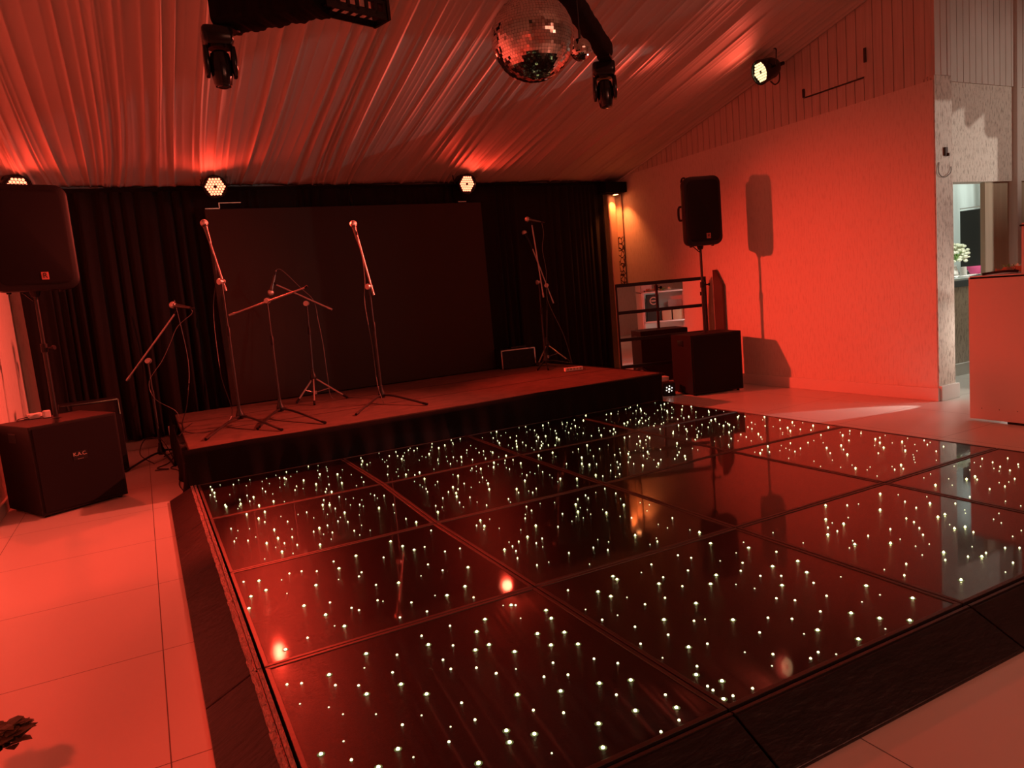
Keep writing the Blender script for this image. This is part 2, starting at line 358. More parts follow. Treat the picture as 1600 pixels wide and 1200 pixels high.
S('unseen_light_blocker', G().box((9.25, -3.6, 1.15), (0.9, 0.04, 2.3)).prism([(7.2, 2.64), (9.0, 2.64), (9.0, 1.90), (8.72, 1.90), (8.72, 2.00), (8.60, 1.93), (8.60, 2.02), (8.42, 1.95), (8.42, 2.05), (7.2, 2.0)], -3.62, -3.58, 'y'), M_wood)  # unseen stepped board and post, added to shape the light patch on the wall
S('ceiling_kitchen', G().box((8.7, 0.3, 3.25), (3.7, 3.9, 0.08)), M_white)
S('wall_front', G().box((4.0, -9.4, 3.0), (13.2, 0.12, 6.0)), M_wall)
S('wall_far_right', G().box((10.55, -5.6, 3.0), (0.12, 7.8, 6.0)), M_wall)
# roof above the drape
S('ceiling', G().prism([(3.3, 3.32), (-9.5, 6.37), (-9.5, 6.45), (3.3, 3.40)], -1.6, 10.7, 'x'), M_board)
S('beam_back', G().box((2.6, 3.02, 2.975), (8.1, 0.035, 0.05)), M_cloth)

# pleated fabric hung under the roof, pleats running down the slope to the back wall
def ceiling_drape():
    rnd = random.Random(3)
    NX, NY = 1100, 36
    folds = []
    x = XL
    while x < XR+0.2:
        folds.append((x, rnd.choice([0.006, 0.01, 0.016, 0.026, 0.036, 0.010]), rnd.uniform(0.006, 0.026), rnd.choice([-1, 1]), rnd.uniform(-0.010, 0.010)))
        x += rnd.uniform(0.03, 0.11)
    bm = bmesh.new(); rows = []
    yend = -9.3
    for j in range(NY+1):
        t = (j/NY)**1.25; y = 3.06 + (yend-3.06)*t; row = []
        back = math.exp(-(3.06-y)/0.8)
        for i in range(NX+1):
            x0 = XL+0.01 + (XR-XL-0.02)*i/NX
            h = 0.0
            for fx, a, wd, sg, dr in folds:
                dx = x0-fx-dr*(3.06-y)
                if abs(dx) < 0.25:
                    e = dx/wd
                    h += a*math.exp(-abs(e)*(1.3 if e*sg > 0 else 0.45))
            h += 0.015*math.sin(x0*3.1+0.4) 
            h *= (1.0-0.35*back)
            gx = -0.10*math.sin(2*PI*(x0+0.55)/1.5)*back
            sag = -0.05*math.sin(PI*min(1, (3.06-y)/6.0))
            z = 3.03 + 0.238*(3.05-y) + sag - h + 0.03*(1-back)
            row.append(bm.verts.new((min(max(x0+gx, XL+0.005), XR-0.005), y, z)))
        rows.append(row)
    for a, b_ in zip(rows, rows[1:]):
        for i in range(NX): bm.faces.new([a[i], b_[i], b_[i+1], a[i+1]])
    me = bpy.data.meshes.new('ceiling_drape'); bm.to_mesh(me); bm.free(); me.materials.append(M_voile)
    for p in me.polygons: p.use_smooth = True
    o = bpy.data.objects.new('ceiling_drape', me); COL.objects.link(o)
    so = o.modifiers.new('thickness', 'SOLIDIFY'); so.thickness = 0.003; so.offset = 1
    return tag(o, 'pale pleated fabric draped under the whole sloping ceiling', 'drape')
ceiling_drape()
tag(G().rod((XR-0.02, 3.0, 3.0), (XR-0.02, -2.0, 4.19), 0.012).build('drape_batten', M_white), 'thin batten holding the ceiling drape along the right wall', 'batten')

# ------------------------------------------------------------------ curtains
def pleated(name, x0, x1, y0, z0, z1, m_, seed, amp=0.045, per=0.10, flare=0.0, thick=0.004):
    rnd = random.Random(seed); NX = int((x1-x0)/0.012); NZ = 14; ph = 0; xs = []
    for i in range(NX+1):
        x = x0+(x1-x0)*i/NX; fr = 0.55+0.5*math.sin(x*3.7+seed)*math.sin(x*1.3)+0.35*math.sin(x*9.1+seed*2); ph += 2*PI*0.012/per*max(0.18, fr+0.25*rnd.random()); xs.append((x, ph, 0.7+0.4*math.sin(x*2.3+seed)+0.3*math.sin(x*7.1)))
    bm = bmesh.new(); rows = []
    for j in range(NZ+1):
        t = j/NZ; z = z1+(z0-z1)*t; row = []
        for x, p, a in xs:
            yy = y0-amp*(0.45+0.55*t)*a*(math.sin(p)+0.35*math.sin(2.1*p+3*t)) - flare*t
            row.append(bm.verts.new((x+0.02*math.sin(p*0.5+2*t)*t, yy, z)))
        rows.append(row)
    for a, b_ in zip(rows, rows[1:]):
        for i in range(NX): bm.faces.new([a[i], a[i+1], b_[i+1], b_[i]])
    me = bpy.data.meshes.new(name); bm.to_mesh(me); bm.free(); me.materials.append(m_)
    for p in me.polygons: p.use_smooth = True
    o = bpy.data.objects.new(name, me); COL.objects.link(o)
    so = o.modifiers.new('thickness', 'SOLIDIFY'); so.thickness = thick
    return o
tag(pleated('black_curtain', -1.34, 2.38, 3.00, 0.13, 2.955, M_velvet, 2), 'black floor-length curtain on the back wall at the left of the stage', 'curtain', 'black curtains on the back wall')
tag(pleated('black_curtain', 2.42, 6.32, 3.00, 0.10, 2.955, M_velvet, 5, amp=0.035, flare=0.0), 'black floor-length curtain on the back wall at the right of the stage', 'curtain', 'black curtains on the back wall')
# patterned curtain in the corner
def pattern_mat():
    m_ = mat('patterned_orange_fabric', (0.72, 0.52, 0.40), 0.6)
    nt = m_.node_tree; L = nt.links; N = nt.nodes; b = N['Principled BSDF']
    tc = N.new('ShaderNodeTexCoord'); v = N.new('ShaderNodeTexVoronoi'); v.inputs['Scale'].default_value = 13; v.feature = 'DISTANCE_TO_EDGE'
    mp = N.new('ShaderNodeMapping'); mp.inputs['Scale'].default_value = (1.6, 1.6, 1); L.new(tc.outputs['Object'], mp.inputs[0]); L.new(mp.outputs[0], v.inputs[0])
    sp = N.new('ShaderNodeSeparateXYZ'); L.new(tc.outputs['Object'], sp.inputs[0])
    lt = N.new('ShaderNodeMath'); lt.operation = 'LESS_THAN'; L.new(v.outputs[0], lt.inputs[0]); lt.inputs[1].default_value = 0.09
    lx = N.new('ShaderNodeMath'); lx.operation = 'GREATER_THAN'; L.new(sp.outputs[0], lx.inputs[0]); lx.inputs[1].default_value = 6.55
    lz = N.new('ShaderNodeMath'); lz.operation = 'LESS_THAN'; L.new(sp.outputs[2], lz.inputs[0]); lz.inputs[1].default_value = 2.15
    mu = N.new('ShaderNodeMath'); mu.operation = 'MULTIPLY'; L.new(lt.outputs[0], mu.inputs[0]); L.new(lx.outputs[0], mu.inputs[1])
    mu2 = N.new('ShaderNodeMath'); mu2.operation = 'MULTIPLY'; L.new(mu.outputs[0], mu2.inputs[0]); L.new(lz.outputs[0], mu2.inputs[1])
    mx = N.new('ShaderNodeMix'); mx.data_type = 'RGBA'; L.new(mu2.outputs[0], mx.inputs[0]); mx.inputs[6].default_value = (0.74, 0.55, 0.42, 1); mx.inputs[7].default_value = (0.05, 0.02, 0.02, 1)
    L.new(mx.outputs[2], b.inputs['Base Color']); return m_
tag(pleated('patterned_curtain', 6.36, 6.625, 2.95, 0.1, 2.80, pattern_mat(), 11, amp=0.05, per=0.085), 'pale orange-lit curtain with dark pattern in the right rear corner', 'curtain')
tag(G().box((6.44, 2.90, 2.885), (0.38, 0.24, 0.15)).build('curtain_pelmet', M_cloth), 'short black pelmet over the corner curtain by the right wall', 'pelmet')
bl = thing('added_lamp', 'small added lamp hidden on the floor behind the booth counter', 'lamp', (7.33, -2.46, 0))  # invented fixture, added to go with the booth floor beam
G().box((0, 0, 0.01), (0.14, 0.14, 0.02)).build('base', M_metal, bl, bevel=0.003)
G().rod((0, 0, 0.02), (0, 0, 0.28), 0.008).build('stem', M_metal, bl)
G().lathe((0.03, -0.012, 0.315), (-0.93, 0.37, -0.1), [(0, 0.02), (0.03, 0.035), (0.07, 0.045)], 14, cap=False).build('lamp_shade', M_metal, bl)
dl = thing('downlight', 'small orange downlight tucked under the black corner pelmet', 'light', (6.46, 2.84, 2.80))
G().lathe((0, 0, 0), (0, 0, -1), [(0, 0.05), (0.02, 0.05), (0.02, 0.045)], 20).build('housing', M_metal, dl)
G().lathe((0, 0, -0.021), (0, 0, -1), [(0, 0.04), (0.003, 0.038)], 20).build('lens', E_down, dl)
bpy.data.objects['corner_downlight_beam'].location = (6.46, 2.84, 2.765)

# ------------------------------------------------------------------ stage, skirt, screen
st = thing('stage', 'low rectangular stage with dark carpet top and black fabric skirt', 'stage', (2.4, 0.08, 0))
G().box((0.06, 1.36, 0.365), (4.96, 2.68, 0.05)).build('deck', M_stage, st, bevel=0.006)
def skirt():
    bm = bmesh.new(); rows = []; path_ = []
    x0, x1, y0, y1 = -2.47, 2.50, -0.02, 2.68
    n = 260
    for i in range(n+1): path_.append((x0+(x1-x0)*i/n, y0, 0, -1))
    for i in range(1, 90): path_.append((x1, y0+(y1-y0)*i/90, 1, 0))
    for i in range(1, 90): path_.insert(0, (x0, y0+(y1-y0)*i/90, -1, 0))
    for j in range(9):
        t = j/8; row = []
        for k, (x, y, nx, ny) in enumerate(path_):
            off = 0.006+0.030*t*(0.5+0.5*math.sin(k*0.23)+0.3*math.sin(k*0.61)) + 0.018*math.sin(PI*t)*math.sin(k*0.05+0.5)
            top = 0.400 - 0.018*abs(math.sin(k*0.021+0.7))*abs(ny)
            row.append(bm.verts.new((x+nx*off, y+ny*off, top*(1-t)+0.012*t)))
        rows.append(row)
    for a, b_ in zip(rows, rows[1:]):
        for i in range(len(path_)-1): bm.faces.new([a[i], a[i+1], b_[i+1], b_[i]])
    me = bpy.data.meshes.new('skirt'); bm.to_mesh(me); bm.free(); me.materials.append(M_cloth)
    for p in me.polygons: p.use_smooth = True
    o = bpy.data.objects.new('skirt', me); COL.objects.link(o); o.parent = st
    so = o.modifiers.new('thickness', 'SOLIDIFY'); so.thickness = 0.003
skirt()
g = G()
for y in (0.92, 1.84): g.box((0.06, y, 0.391), (4.94, 0.006, 0.002))
g.build('deck_seam', M_black, st)

sc = thing('backdrop_screen', 'large dark rectangular screen standing at the back of the stage', 'screen', (2.40, 2.86, 0.39))
G().box((0, 0.03, 1.165), (3.57, 0.06, 2.33)).build('panel', M_screen, sc, bevel=0.004)
G().box((-1.70, 0.0, 2.337), (0.16, 0.02, 0.012)).box((-1.62, 0.0, 2.37), (0.012, 0.02, 0.06)).box((-1.50, 0.0, 2.40), (0.25, 0.015, 0.008)).build('left_bracket', M_chrome, sc)
G().box((1.50, 0.0, 2.345), (0.12, 0.02, 0.014)).build('right_bracket', M_chrome, sc)

# ------------------------------------------------------------------ starlit dance floor panels
CX = {0: [0, 0, 0, 0, 0]}
corner = {}
MEAS = {(1,0):(1.201,-0.004),(2,0):(2.428,-0.004),(3,0):(3.66,-0.004),(1,1):(1.214,-1.195),(2,1):(2.401,-1.175),(3,1):(3.615,-1.198),(1,2):(1.178,-2.385),(2,2):(2.396,-2.400),(3,2):(3.585,-2.345),(1,3):(1.187,-3.598),(2,3):(2.397,-3.612),(3,3):(3.603,-3.612),(1,4):(1.205,-4.80),(2,4):(2.400,-4.80),(3,4):(3.60,-4.80)}
for c in range(5):
    for r in range(5):
        corner[c, r] = MEAS.get((c, r), (1.2*c if c < 4 else 4.785, -1.2*r))
H = 0.10
def unproj(u, v, z):
    d = CR*((u-800)/1126.6) - CU*((v-600)/1126.6) + CF
    o = Vector((-0.242, -6.395, 1.429)); t = (z-o.z)/d.z; return o+d*t
# observed positions of the lights in the nearest panels, read off the floor as photographed
OBS = {}
def obs(c, r, ox, oy, L_):
    OBS.setdefault((c, r), []).extend([tuple(unproj(ox+a/3.2, oy+b_/3.2, H)[:2]) for a, b_ in L_])
obs(0, 2, 300, 825, [(258,270),(335,265),(448,260),(487,228),(548,217),(708,168),(735,203),(733,258),(820,140),(848,222),(835,243),(958,148),(620,287),(690,373),(560,390),(668,435),(798,400),(835,412),(920,285),(928,362),(955,367),(1033,275),(1040,448),(1097,373),(1145,240),(1175,418),(1180,183),(1163,95),(1215,338),(1253,212),(1408,348),(1380,198),(1053,92),(713,490),(762,492),(475,328),(285,403),(295,343),(1265,118),(1340,103),(370,312),(993,68),(1275,338)])
obs(0, 3, 300, 825, [(475,783),(548,777),(686,735),(540,880),(684,897),(755,932),(833,788),(873,832),(717,787),(862,700),(871,630),(1003,723),(1025,635),(1148,540),(1182,585),(1290,490),(1305,588),(1255,660),(1294,706),(1045,783),(1173,832),(920,932),(1148,938),(1052,985),(758,1067),(645,1132),(797,1160),(1030,1107),(1107,1147),(1285,1070),(1293,995),(1415,960),(1348,875),(1422,700),(1417,612),(1424,520),(1465,458),(1484,582),(1522,727),(1572,1015),(1588,1073),(1433,1177),(932,1197)])
obs(0, 3, 700, 825, [(205,585),(240,728),(340,706),(333,620),(316,387),(338,387),(276,388),(363,452),(490,413),(516,453),(447,530),(582,523),(515,587),(650,582),(525,675),(480,745),(600,735),(563,817),(347,835),(427,912),(578,925),(432,1032),(292,1015),(308,1073),(152,1178),(519,1127),(775,1100),(753,980),(842,835),(757,778),(730,655),(849,677),(914,762),(937,915),(1065,1020),(1155,962),(1142,900),(1087,835),(705,1190)])
obs(1, 3, 700, 825, [(600,312),(750,320),(814,343),(688,408),(771,460),(848,437),(895,348),(825,243),(845,258),(985,382),(935,495),(963,580),(1073,650),(1017,183),(967,223),(1076,247),(1055,280),(1085,350),(1080,460),(1101,535),(1172,292),(1200,213),(1216,150),(1150,137),(1313,78),(1361,165),(1341,237),(1313,281),(1240,378),(1230,465),(1285,457),(1297,580),(1203,597),(1245,692),(1241,735),(1425,461),(1558,523),(1484,622),(1298,792),(1325,812),(1370,767),(1378,857),(1380,885),(1425,840),(1493,842),(1523,803),(1440,283),(1464,215),(1473,175),(1441,125),(1503,100),(1478,72),(1533,303),(1562,240)])
obs(1, 3, 1100, 825, [(362,120),(469,167),(343,193),(386,240),(390,288),(514,223),(548,275),(684,245),(362,352),(455,362),(613,340),(440,455),(582,418),(320,450),(500,530),(568,512),(735,427),(880,335),(878,453),(811,290),(790,370),(907,505),(772,557),(1043,352),(1029,463),(1180,425),(345,632),(340,690),(533,653),(571,622),(661,632)])
obs(2, 2, 1100, 825, [(1195,300),(1122,312),(1290,282),(1250,190),(1370,248),(1450,213),(1410,300),(1468,150),(1570,228),(880,145),(850,205),(878,222),(933,175),(1028,217),(1107,203),(1073,160),(1040,87),(1090,117),(672,133),(748,142),(588,120)])
obs(2, 2, 1100, 600, [(960,570),(910,568),(970,613),(1035,600),(905,637),(835,657),(783,717),(863,712),(912,770),(795,757),(713,770),(690,705),(648,655),(593,693),(505,703),(520,718),(625,762),(543,780),(462,778),(360,752),(1130,695),(933,690),(715,615),(1150,655),(1085,605),(803,577),(1040,805),(1350,655),(1350,730),(1445,740),(1535,765),(1560,828),(1495,650),(380,710),(703,810),(905,820),(1170,805),(1260,730),(1285,680)])
rowname = ['nearest the stage', 'second from the stage', 'third from the stage', 'farthest from the stage']
colname = ['left-hand end of', 'second from the left in', 'third from the left in', 'right-hand end of']
rl = random.Random(21)
def bilerp(q, a, b_): 
    return ((q[0][0]*(1-a)+q[1][0]*a)*(1-b_)+(q[3][0]*(1-a)+q[2][0]*a)*b_, (q[0][1]*(1-a)+q[1][1]*a)*(1-b_)+(q[3][1]*(1-a)+q[2][1]*a)*b_)
for r in range(4):
    for c in range(4):
        q = [corner[c, r], corner[c+1, r], corner[c+1, r+1], corner[c, r+1]]
        cx = sum(p[0] for p in q)/4; cy = sum(p[1] for p in q)/4
        t = thing('dance_floor_panel', 'black starlit dance floor panel, %s the row %s' % (colname[c], rowname[r]), 'dance floor panel', (cx, cy, 0), 0, 'starlit dance floor panels')
        loc = [(p[0]-cx, p[1]-cy) for p in q]
        def inset(d): return [(x-(d if x > 0 else -d), y-(d if y > 0 else -d)) for x, y in loc]
        o_, i_ = inset(0.003), inset(0.021)
        G().prism([tuple(p) for p in o_], 0.0, H-0.008).build('base_tray', M_black, t)
        G().prism(i_, H-0.008, H).build('acrylic_top', M_acryl, t)
        g = G()
        for k in range(4):
            a, b_, c_, d_ = o_[k], o_[(k+1) % 4], i_[(k+1) % 4], i_[k]
            g.prism([a, b_, c_, d_], H-0.008, H+0.003)
        g.build('edge_frame', M_frame, t, bevel=0.0015)
        pts = [(x-cx, y-cy) for x, y in OBS.get((c, r), [])]
        near = (c, r) in ((0, 3), (1, 3), (0, 2), (2, 2))
        pts = [p for p in pts if abs(p[0]) < 0.57 and abs(p[1]) < 0.57]
        want = {(0, 3): 0, (1, 3): 0, (0, 2): 6, (2, 2): 0}.get((c, r), 66)
        tries = 0; add = []
        while len(add) < want and tries < 4000:
            tries += 1; a = bilerp(loc, rl.uniform(0.05, 0.95), rl.uniform(0.05, 0.95))
            if all((a[0]-p[0])**2+(a[1]-p[1])**2 > 0.052**2 for p in add+pts): add.append(a)
        pts += add
        bm = bmesh.new()
        for (x, y) in pts:
            cls = rl.choice([0, 0, 1, 1, 2]) if near else rl.choice([0, 1, 1, 2, 2])
            rad = (0.0064, 0.0048, 0.0034)[cls]*(1.0 if near else 0.80); seg = 6
            hgt = rad*(1.0 if near else 1.9); prev = None
            for zz, rr in ((0, 1.0), (0.55, 0.85), (0.9, 0.45)):
                ring = [bm.verts.new((x+rad*rr*math.cos(2*PI*k/seg), y+rad*rr*math.sin(2*PI*k/seg), H+hgt*zz)) for k in range(seg)]
                if prev:
                    for k in range(seg):
                        f = bm.faces.new([prev[k], prev[(k+1) % seg], ring[(k+1) % seg], ring[k]]); f.material_index = cls
                prev = ring
            f = bm.faces.new(prev); f.material_index = cls
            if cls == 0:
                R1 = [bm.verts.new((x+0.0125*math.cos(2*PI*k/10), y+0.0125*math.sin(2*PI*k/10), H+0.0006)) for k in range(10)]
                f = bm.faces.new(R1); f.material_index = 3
        me = bpy.data.meshes.new('star_lights'); bm.to_mesh(me); bm.free()
        for e in E_star: me.materials.append(e)
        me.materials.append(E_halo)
        o = bpy.data.objects.new('led_field', me); COL.objects.link(o); o.parent = t

# sloped edge ramps
def ramp(x0, x1, y0, y1, side, label, name='edge_ramp'):
    t = thing(name, label, 'ramp', ((x0+x1)/2, (y0+y1)/2, 0), 0, 'black sloped edge ramps round the dance floor')
    cx, cy = (x0+x1)/2, (y0+y1)/2
    hx, hy = (x1-x0)/2-0.004, (y1-y0)/2-0.004
    if side == 'left':   # high side at +x
        G().prism([(-hx, 0.0), (hx, 0.0), (hx, H-0.002), (hx-0.03, H-0.002), (-hx, 0.012)], -hy, hy, 'y').build('wedge', M_ramp, t, bevel=0.003)
        g = G(); rr = random.Random(int(-cy*100)); 
        n = 26; top = []
        for i in range(n):
            yy0 = -hy+2*hy*i/n; yy1 = -hy+2*hy*(i+1)/n
            g.box((hx-0.035+rr.uniform(-0.002, 0.002), (yy0+yy1)/2, H+0.001+rr.uniform(0, 0.002)), (0.020, (yy1-yy0), 0.005))
        g.box((hx-0.010, 0, H+0.002), (0.016, 2*hy, 0.006))
        g.build('metal_lip', M_lip, t)
    elif side == 'front':
        G().prism([(-hy, 0.012), (hy-0.03, H-0.002), (hy, H-0.002), (hy, 0.0), (-hy, 0.0)], -hx, hx, 'x').build('wedge', M_ramp, t, bevel=0.003)
        G().box((0, hy-0.014, H+0.001), (2*hx, 0.012, 0.004)).build('metal_lip', M_frame, t)
    else:                # corner: left front
        g = G(); bm = g.bm
        v = [bm.verts.new(p) for p in [(-hx, -hy, 0), (hx, -hy, 0), (hx, hy, 0), (-hx, hy, 0), (hx, hy, H-0.002), (-hx, -hy, 0.01), (hx, -hy, 0.012), (-hx, hy, 0.012)]]
        for f in [(0,3,2,1),(5,6,4),(5,4,7),(0,1,6,5),(1,2,4,6),(2,3,7,4),(3,0,5,7)]: bm.faces.new([v[i] for i in f])
        g.build('wedge', M_ramp, t)
    return t
for k, nm in enumerate(rowname):
    ramp(-0.222, -0.002, -1.2*(k+1), -1.2*k, 'left', 'black rubber edge ramp on the left side of the panel row %s' % nm)
for k, nm in enumerate(['left-hand', 'second-from-left', 'third-from-left', 'right-hand']):
    ramp(1.2*k, 1.2*(k+1), -5.02, -4.802, 'front', 'black vinyl edge ramp along the front of the %s dance floor panel' % nm)
ramp(-0.222, -0.002, -5.02, -4.802, 'corner', 'black rubber corner ramp at the near left corner of the dance floor')

# ------------------------------------------------------------------ PAR washers
def par_light(label, loc, target, lit, scale=1.0, side_mount=False):
    t = thing('stage_wash_light', label, 'stage light', loc, 0, 'round stage wash lights')
    d = (Vector(target)-Vector(loc)).normalized()
    q = d.to_track_quat('Y', 'Z').to_matrix().to_4x4()
    t.matrix_world = Matrix.Translation(loc) @ q @ Matrix.Scale(scale, 4)
    G().lathe((0, -0.10, 0), (0, 1, 0), [(0, 0.05), (0.01, 0.085), (0.06, 0.112), (0.18, 0.128), (0.215, 0.134), (0.235, 0.134), (0.235, 0.122), (0.205, 0.120)], 28).build('can', M_gloss, t, smooth=True)
    g = G(); g2 = G()
    for i in range(-3, 4):
        for j in range(-3, 4):
            if abs(i+j) > 3 or (i == 0 and j == 0): continue
            x = 0.0325*(i+j*0.5); z = 0.0325*0.866*j
            g.lathe((x, 0.112, z), (0, 1, 0), [(0, 0.0135), (0.006, 0.0135), (0.009, 0.008)], 10)
    g.build('led_cluster', lit, t)
    G().lathe((0, 0.104, 0), (0, 1, 0), [(0, 0.118), (0.004, 0.118)], 28).build('face_plate', M_metal, t)
    g = G().path([(-0.142, 0.02, 0), (-0.15, -0.02, 0.10), (-0.13, -0.05, 0.165), (0, -0.06, 0.18), (0.13, -0.05, 0.165), (0.15, -0.02, 0.10), (0.142, 0.02, 0)], 0.007, 6, 5)
    g.lathe((-0.16, 0.02, 0), (1, 0, 0), [(0, 0.015), (0.03, 0.015)], 10).lathe((0.13, 0.02, 0), (1, 0, 0), [(0, 0.015), (0.03, 0.015)], 10)
    g.build('mounting_yoke', M_metal, t, smooth=True)
    if side_mount:
        G().path([(0.0, 0.03, -0.13), (0.02, -0.03, -0.18), (0.02, -0.10, -0.15), (0, -0.13, -0.02)], 0.008).build('lower_yoke', M_metal, t, smooth=True)
        G().rod((0, -0.10, 0), (0, -0.2, 0.0), 0.02).build('rear_socket', M_black, t)
    return t
par_light('lit red wash light above the left end of the dark screen', *PAR['back_centre'], E_red)
par_light('lit red wash light above the right end of the dark screen', *PAR['back_right'], E_red)
par_light('red wash light peeping over the top of the left loudspeaker', *PAR['back_left'], E_red)
par_light('warm white wash light high on the boarded right wall', *PAR['side'], E_warm, side_mount=True)

# ------------------------------------------------------------------ overhead truss, moving heads, mirror balls
def arm(name_label, a, b_, w_, h, cloth=True):
    a, b_ = Vector(a), Vector(b_); d = b_-a; L_ = d.length; rz = math.atan2(d.y, d.x)
    t = thing('truss_arm', name_label, 'truss', (a+b_)/2, rz)
    if cloth:
        bm = bmesh.new(); rows = []; n = 40
        prof = rrect(w_, h, 0.04, 3)
        loops = []
        for i in range(n+1):
            x = -L_/2+L_*i/n; s_ = 1+0.03*math.sin(i*0.7)+0.02*math.sin(i*1.9)
            loops.append([(x, p[0]*s_, p[1]*s_+h/2) for p in prof])
        G().loft(loops).build('cloth_cover', M_cloth, t, smooth=True)
        bm.free()
    else:
        g = G()
        for sy in (-1, 1):
            for sz in (0, 1): g.rod((-L_/2, sy*w_/2, sz*h+0.012), (L_/2, sy*w_/2, sz*h+0.012), 0.012)
        n = max(3, int(L_/0.09))
        for i in range(n+1):
            x = -L_/2+L_*i/n
            for sy in (-1, 1): g.rod((x, sy*w_/2, 0.012), (x, sy*w_/2, h+0.012), 0.006, seg=6)
            g.rod((x, -w_/2, 0.012), (x, w_/2, 0.012), 0.006, seg=6)
        g.build('lattice', M_metal, t)
    G().box((L_/2-0.02, 0, 0.0), (0.12, 0.10, 0.02)).build('clamp_plate', M_black, t)
    return t
arm('black cloth-covered truss arm ending over the left moving head', (0.99, -1.89, 3.20), (0.47, -1.46, 3.20), 0.26, 0.36)
arm('black cloth-covered truss arm running diagonally to the right moving head', (2.05, -2.72, 3.20), (3.30, -1.50, 3.20), 0.13, 0.13)
g = thing('lattice_truss', 'short open metal lattice sticking out beside the left truss arm', 'truss', (1.13, -1.86, 3.20), math.atan2(0.10, 0.32))
gg = G()
for sy in (-1, 1):
    gg.box((0.05, sy*0.07, 0.02), (0.44, 0.012, 0.04)); gg.box((0.05, sy*0.07, 0.10), (0.44, 0.012, 0.02))
for i in range(7): gg.box((-0.15+0.066*i, 0, 0.03), (0.014, 0.14, 0.012)); gg.box((-0.15+0.066*i, -0.07, 0.06), (0.022, 0.012, 0.08))
gg.build('rails', M_metal, g)
G().box((0.27, 0, 0.08), (0.02, 0.17, 0.16)).box((0.22, 0, 0.14), (0.10, 0.03, 0.02)).build('end_plate', M_metal, g)
def moving_head():
    t = thing('moving_head_light', 'glossy black moving head light hanging from the left truss arm', 'stage light', (0.42, -1.50, 3.20), 0, 'hanging moving head lights')
    # base box
    loops = []
    for z, s_ in ((0.0, 0.92), (-0.015, 1.0), (-0.10, 1.0), (-0.125, 0.86)): loops.append([(p[0]*s_, p[1]*s_, z) for p in rrect(0.215, 0.20, 0.035, 4)])
    G().loft(loops).build('base', M_gloss, t, smooth=True)
    G().lathe((0, 0, -0.12), (0, 0, -1), [(0, 0.075), (0.02, 0.075)], 20).build('swivel', M_gloss, t, smooth=True)
    for sx in (-1, 1):
        lp = []
        for z, wx, wy in ((-0.13, 0.032, 0.11), (-0.20, 0.042, 0.135), (-0.30, 0.040, 0.12), (-0.335, 0.026, 0.08)):
            lp.append([(sx*0.094+p[0], p[1], z) for p in rrect(wx, wy, wx*0.45, 3)])
        G().loft(lp).build('yoke_arm', M_gloss, t, smooth=True)
    G().lathe((0, 0, -0.155), (0, 0, -1), [(0, 0.042), (0.02, 0.066), (0.08, 0.076), (0.16, 0.074), (0.235, 0.062), (0.25, 0.055)], 24).build('lamp_head', M_gloss, t, smooth=True)
    G().lathe((0, 0, -0.404), (0, 0, -1), [(0, 0.046), (0.006, 0.042), (0.010, 0.030)], 24).build('lens', M_lens, t, smooth=True)
    return t
mh = moving_head(); mh.rotation_euler = (0, 0, -0.05); mh.scale = (0.84,)*3; mh.location = (0.42, -1.50, 3.19)
m2 = copy_tree(mh); m2.location = (3.35, -1.40, 3.195); m2.rotation_euler = (0, 0, -0.55)
m2['label'] = 'glossy black moving head light hanging from the right truss arm'

def mirror_ball(loc, R_, rows, label, cord):
    t = thing('mirror_ball', label, 'mirror ball', loc, 0.3)
    G().ball((0, 0, 0), R_*0.985, 32, 20).build('core', M_black, t, smooth=True)
    rb = random.Random(5); bm = bmesh.new()
    for i in range(rows):
        a0, a1 = PI*i/rows, PI*(i+1)/rows; n = max(4, int(2*PI*math.sin((a0+a1)/2)*rows/PI))
        for k in range(n):
            b0, b1 = 2*PI*k/n, 2*PI*(k+1)/n; am, bmid = (a0+a1)/2, (b0+b1)/2
            c = Vector((math.sin(am)*math.cos(bmid), math.sin(am)*math.sin(bmid), math.cos(am)))
            P = []
            for a, b_ in ((a0, b0), (a0, b1), (a1, b1), (a1, b0)):
                a = am+(a-am)*0.94; b_ = bmid+(b_-bmid)*0.94
                P.append(Vector((math.sin(a)*math.cos(b_), math.sin(a)*math.sin(b_), math.cos(a))))
            nrm = (c+Vector((rb.gauss(0, 0.035), rb.gauss(0, 0.035), rb.gauss(0, 0.035)))).normalized()
            # flatten on the tilted plane
            P = [(p + nrm*((c-p).dot(nrm)))*R_ for p in P]
            try: bm.faces.new([bm.verts.new(p) for p in P[::-1]])
            except Exception: pass
    me = bpy.data.meshes.new('mirror_tiles'); bm.to_mesh(me); bm.free(); me.materials.append(M_balltile)
    o = bpy.data.objects.new('mirror_tiling', me); COL.objects.link(o); o.parent = t
    G().lathe((0, 0, R_*0.96), (0, 0, 1), [(0, R_*0.12), (0.02, R_*0.12), (0.03, 0.008), (0.05, 0.008)], 16).build('cap', M_metal, t)
    G().rod((0, 0, R_), (0, 0, R_+cord), 0.003, seg=6).build('hanging_cord', M_cable, t)
    return t
M_balltile = mat('mirror_ball_tile', (0.88, 0.86, 0.84), 0.06, metal=1.0)
mirror_ball((1.868, -2.828, 2.795), 0.226, 44, 'large round mirror ball hanging between the two truss arms', 0.28)
mirror_ball((2.37, -2.54, 2.864), 0.066, 24, 'small mirror ball hanging just right of the large one', 0.30)

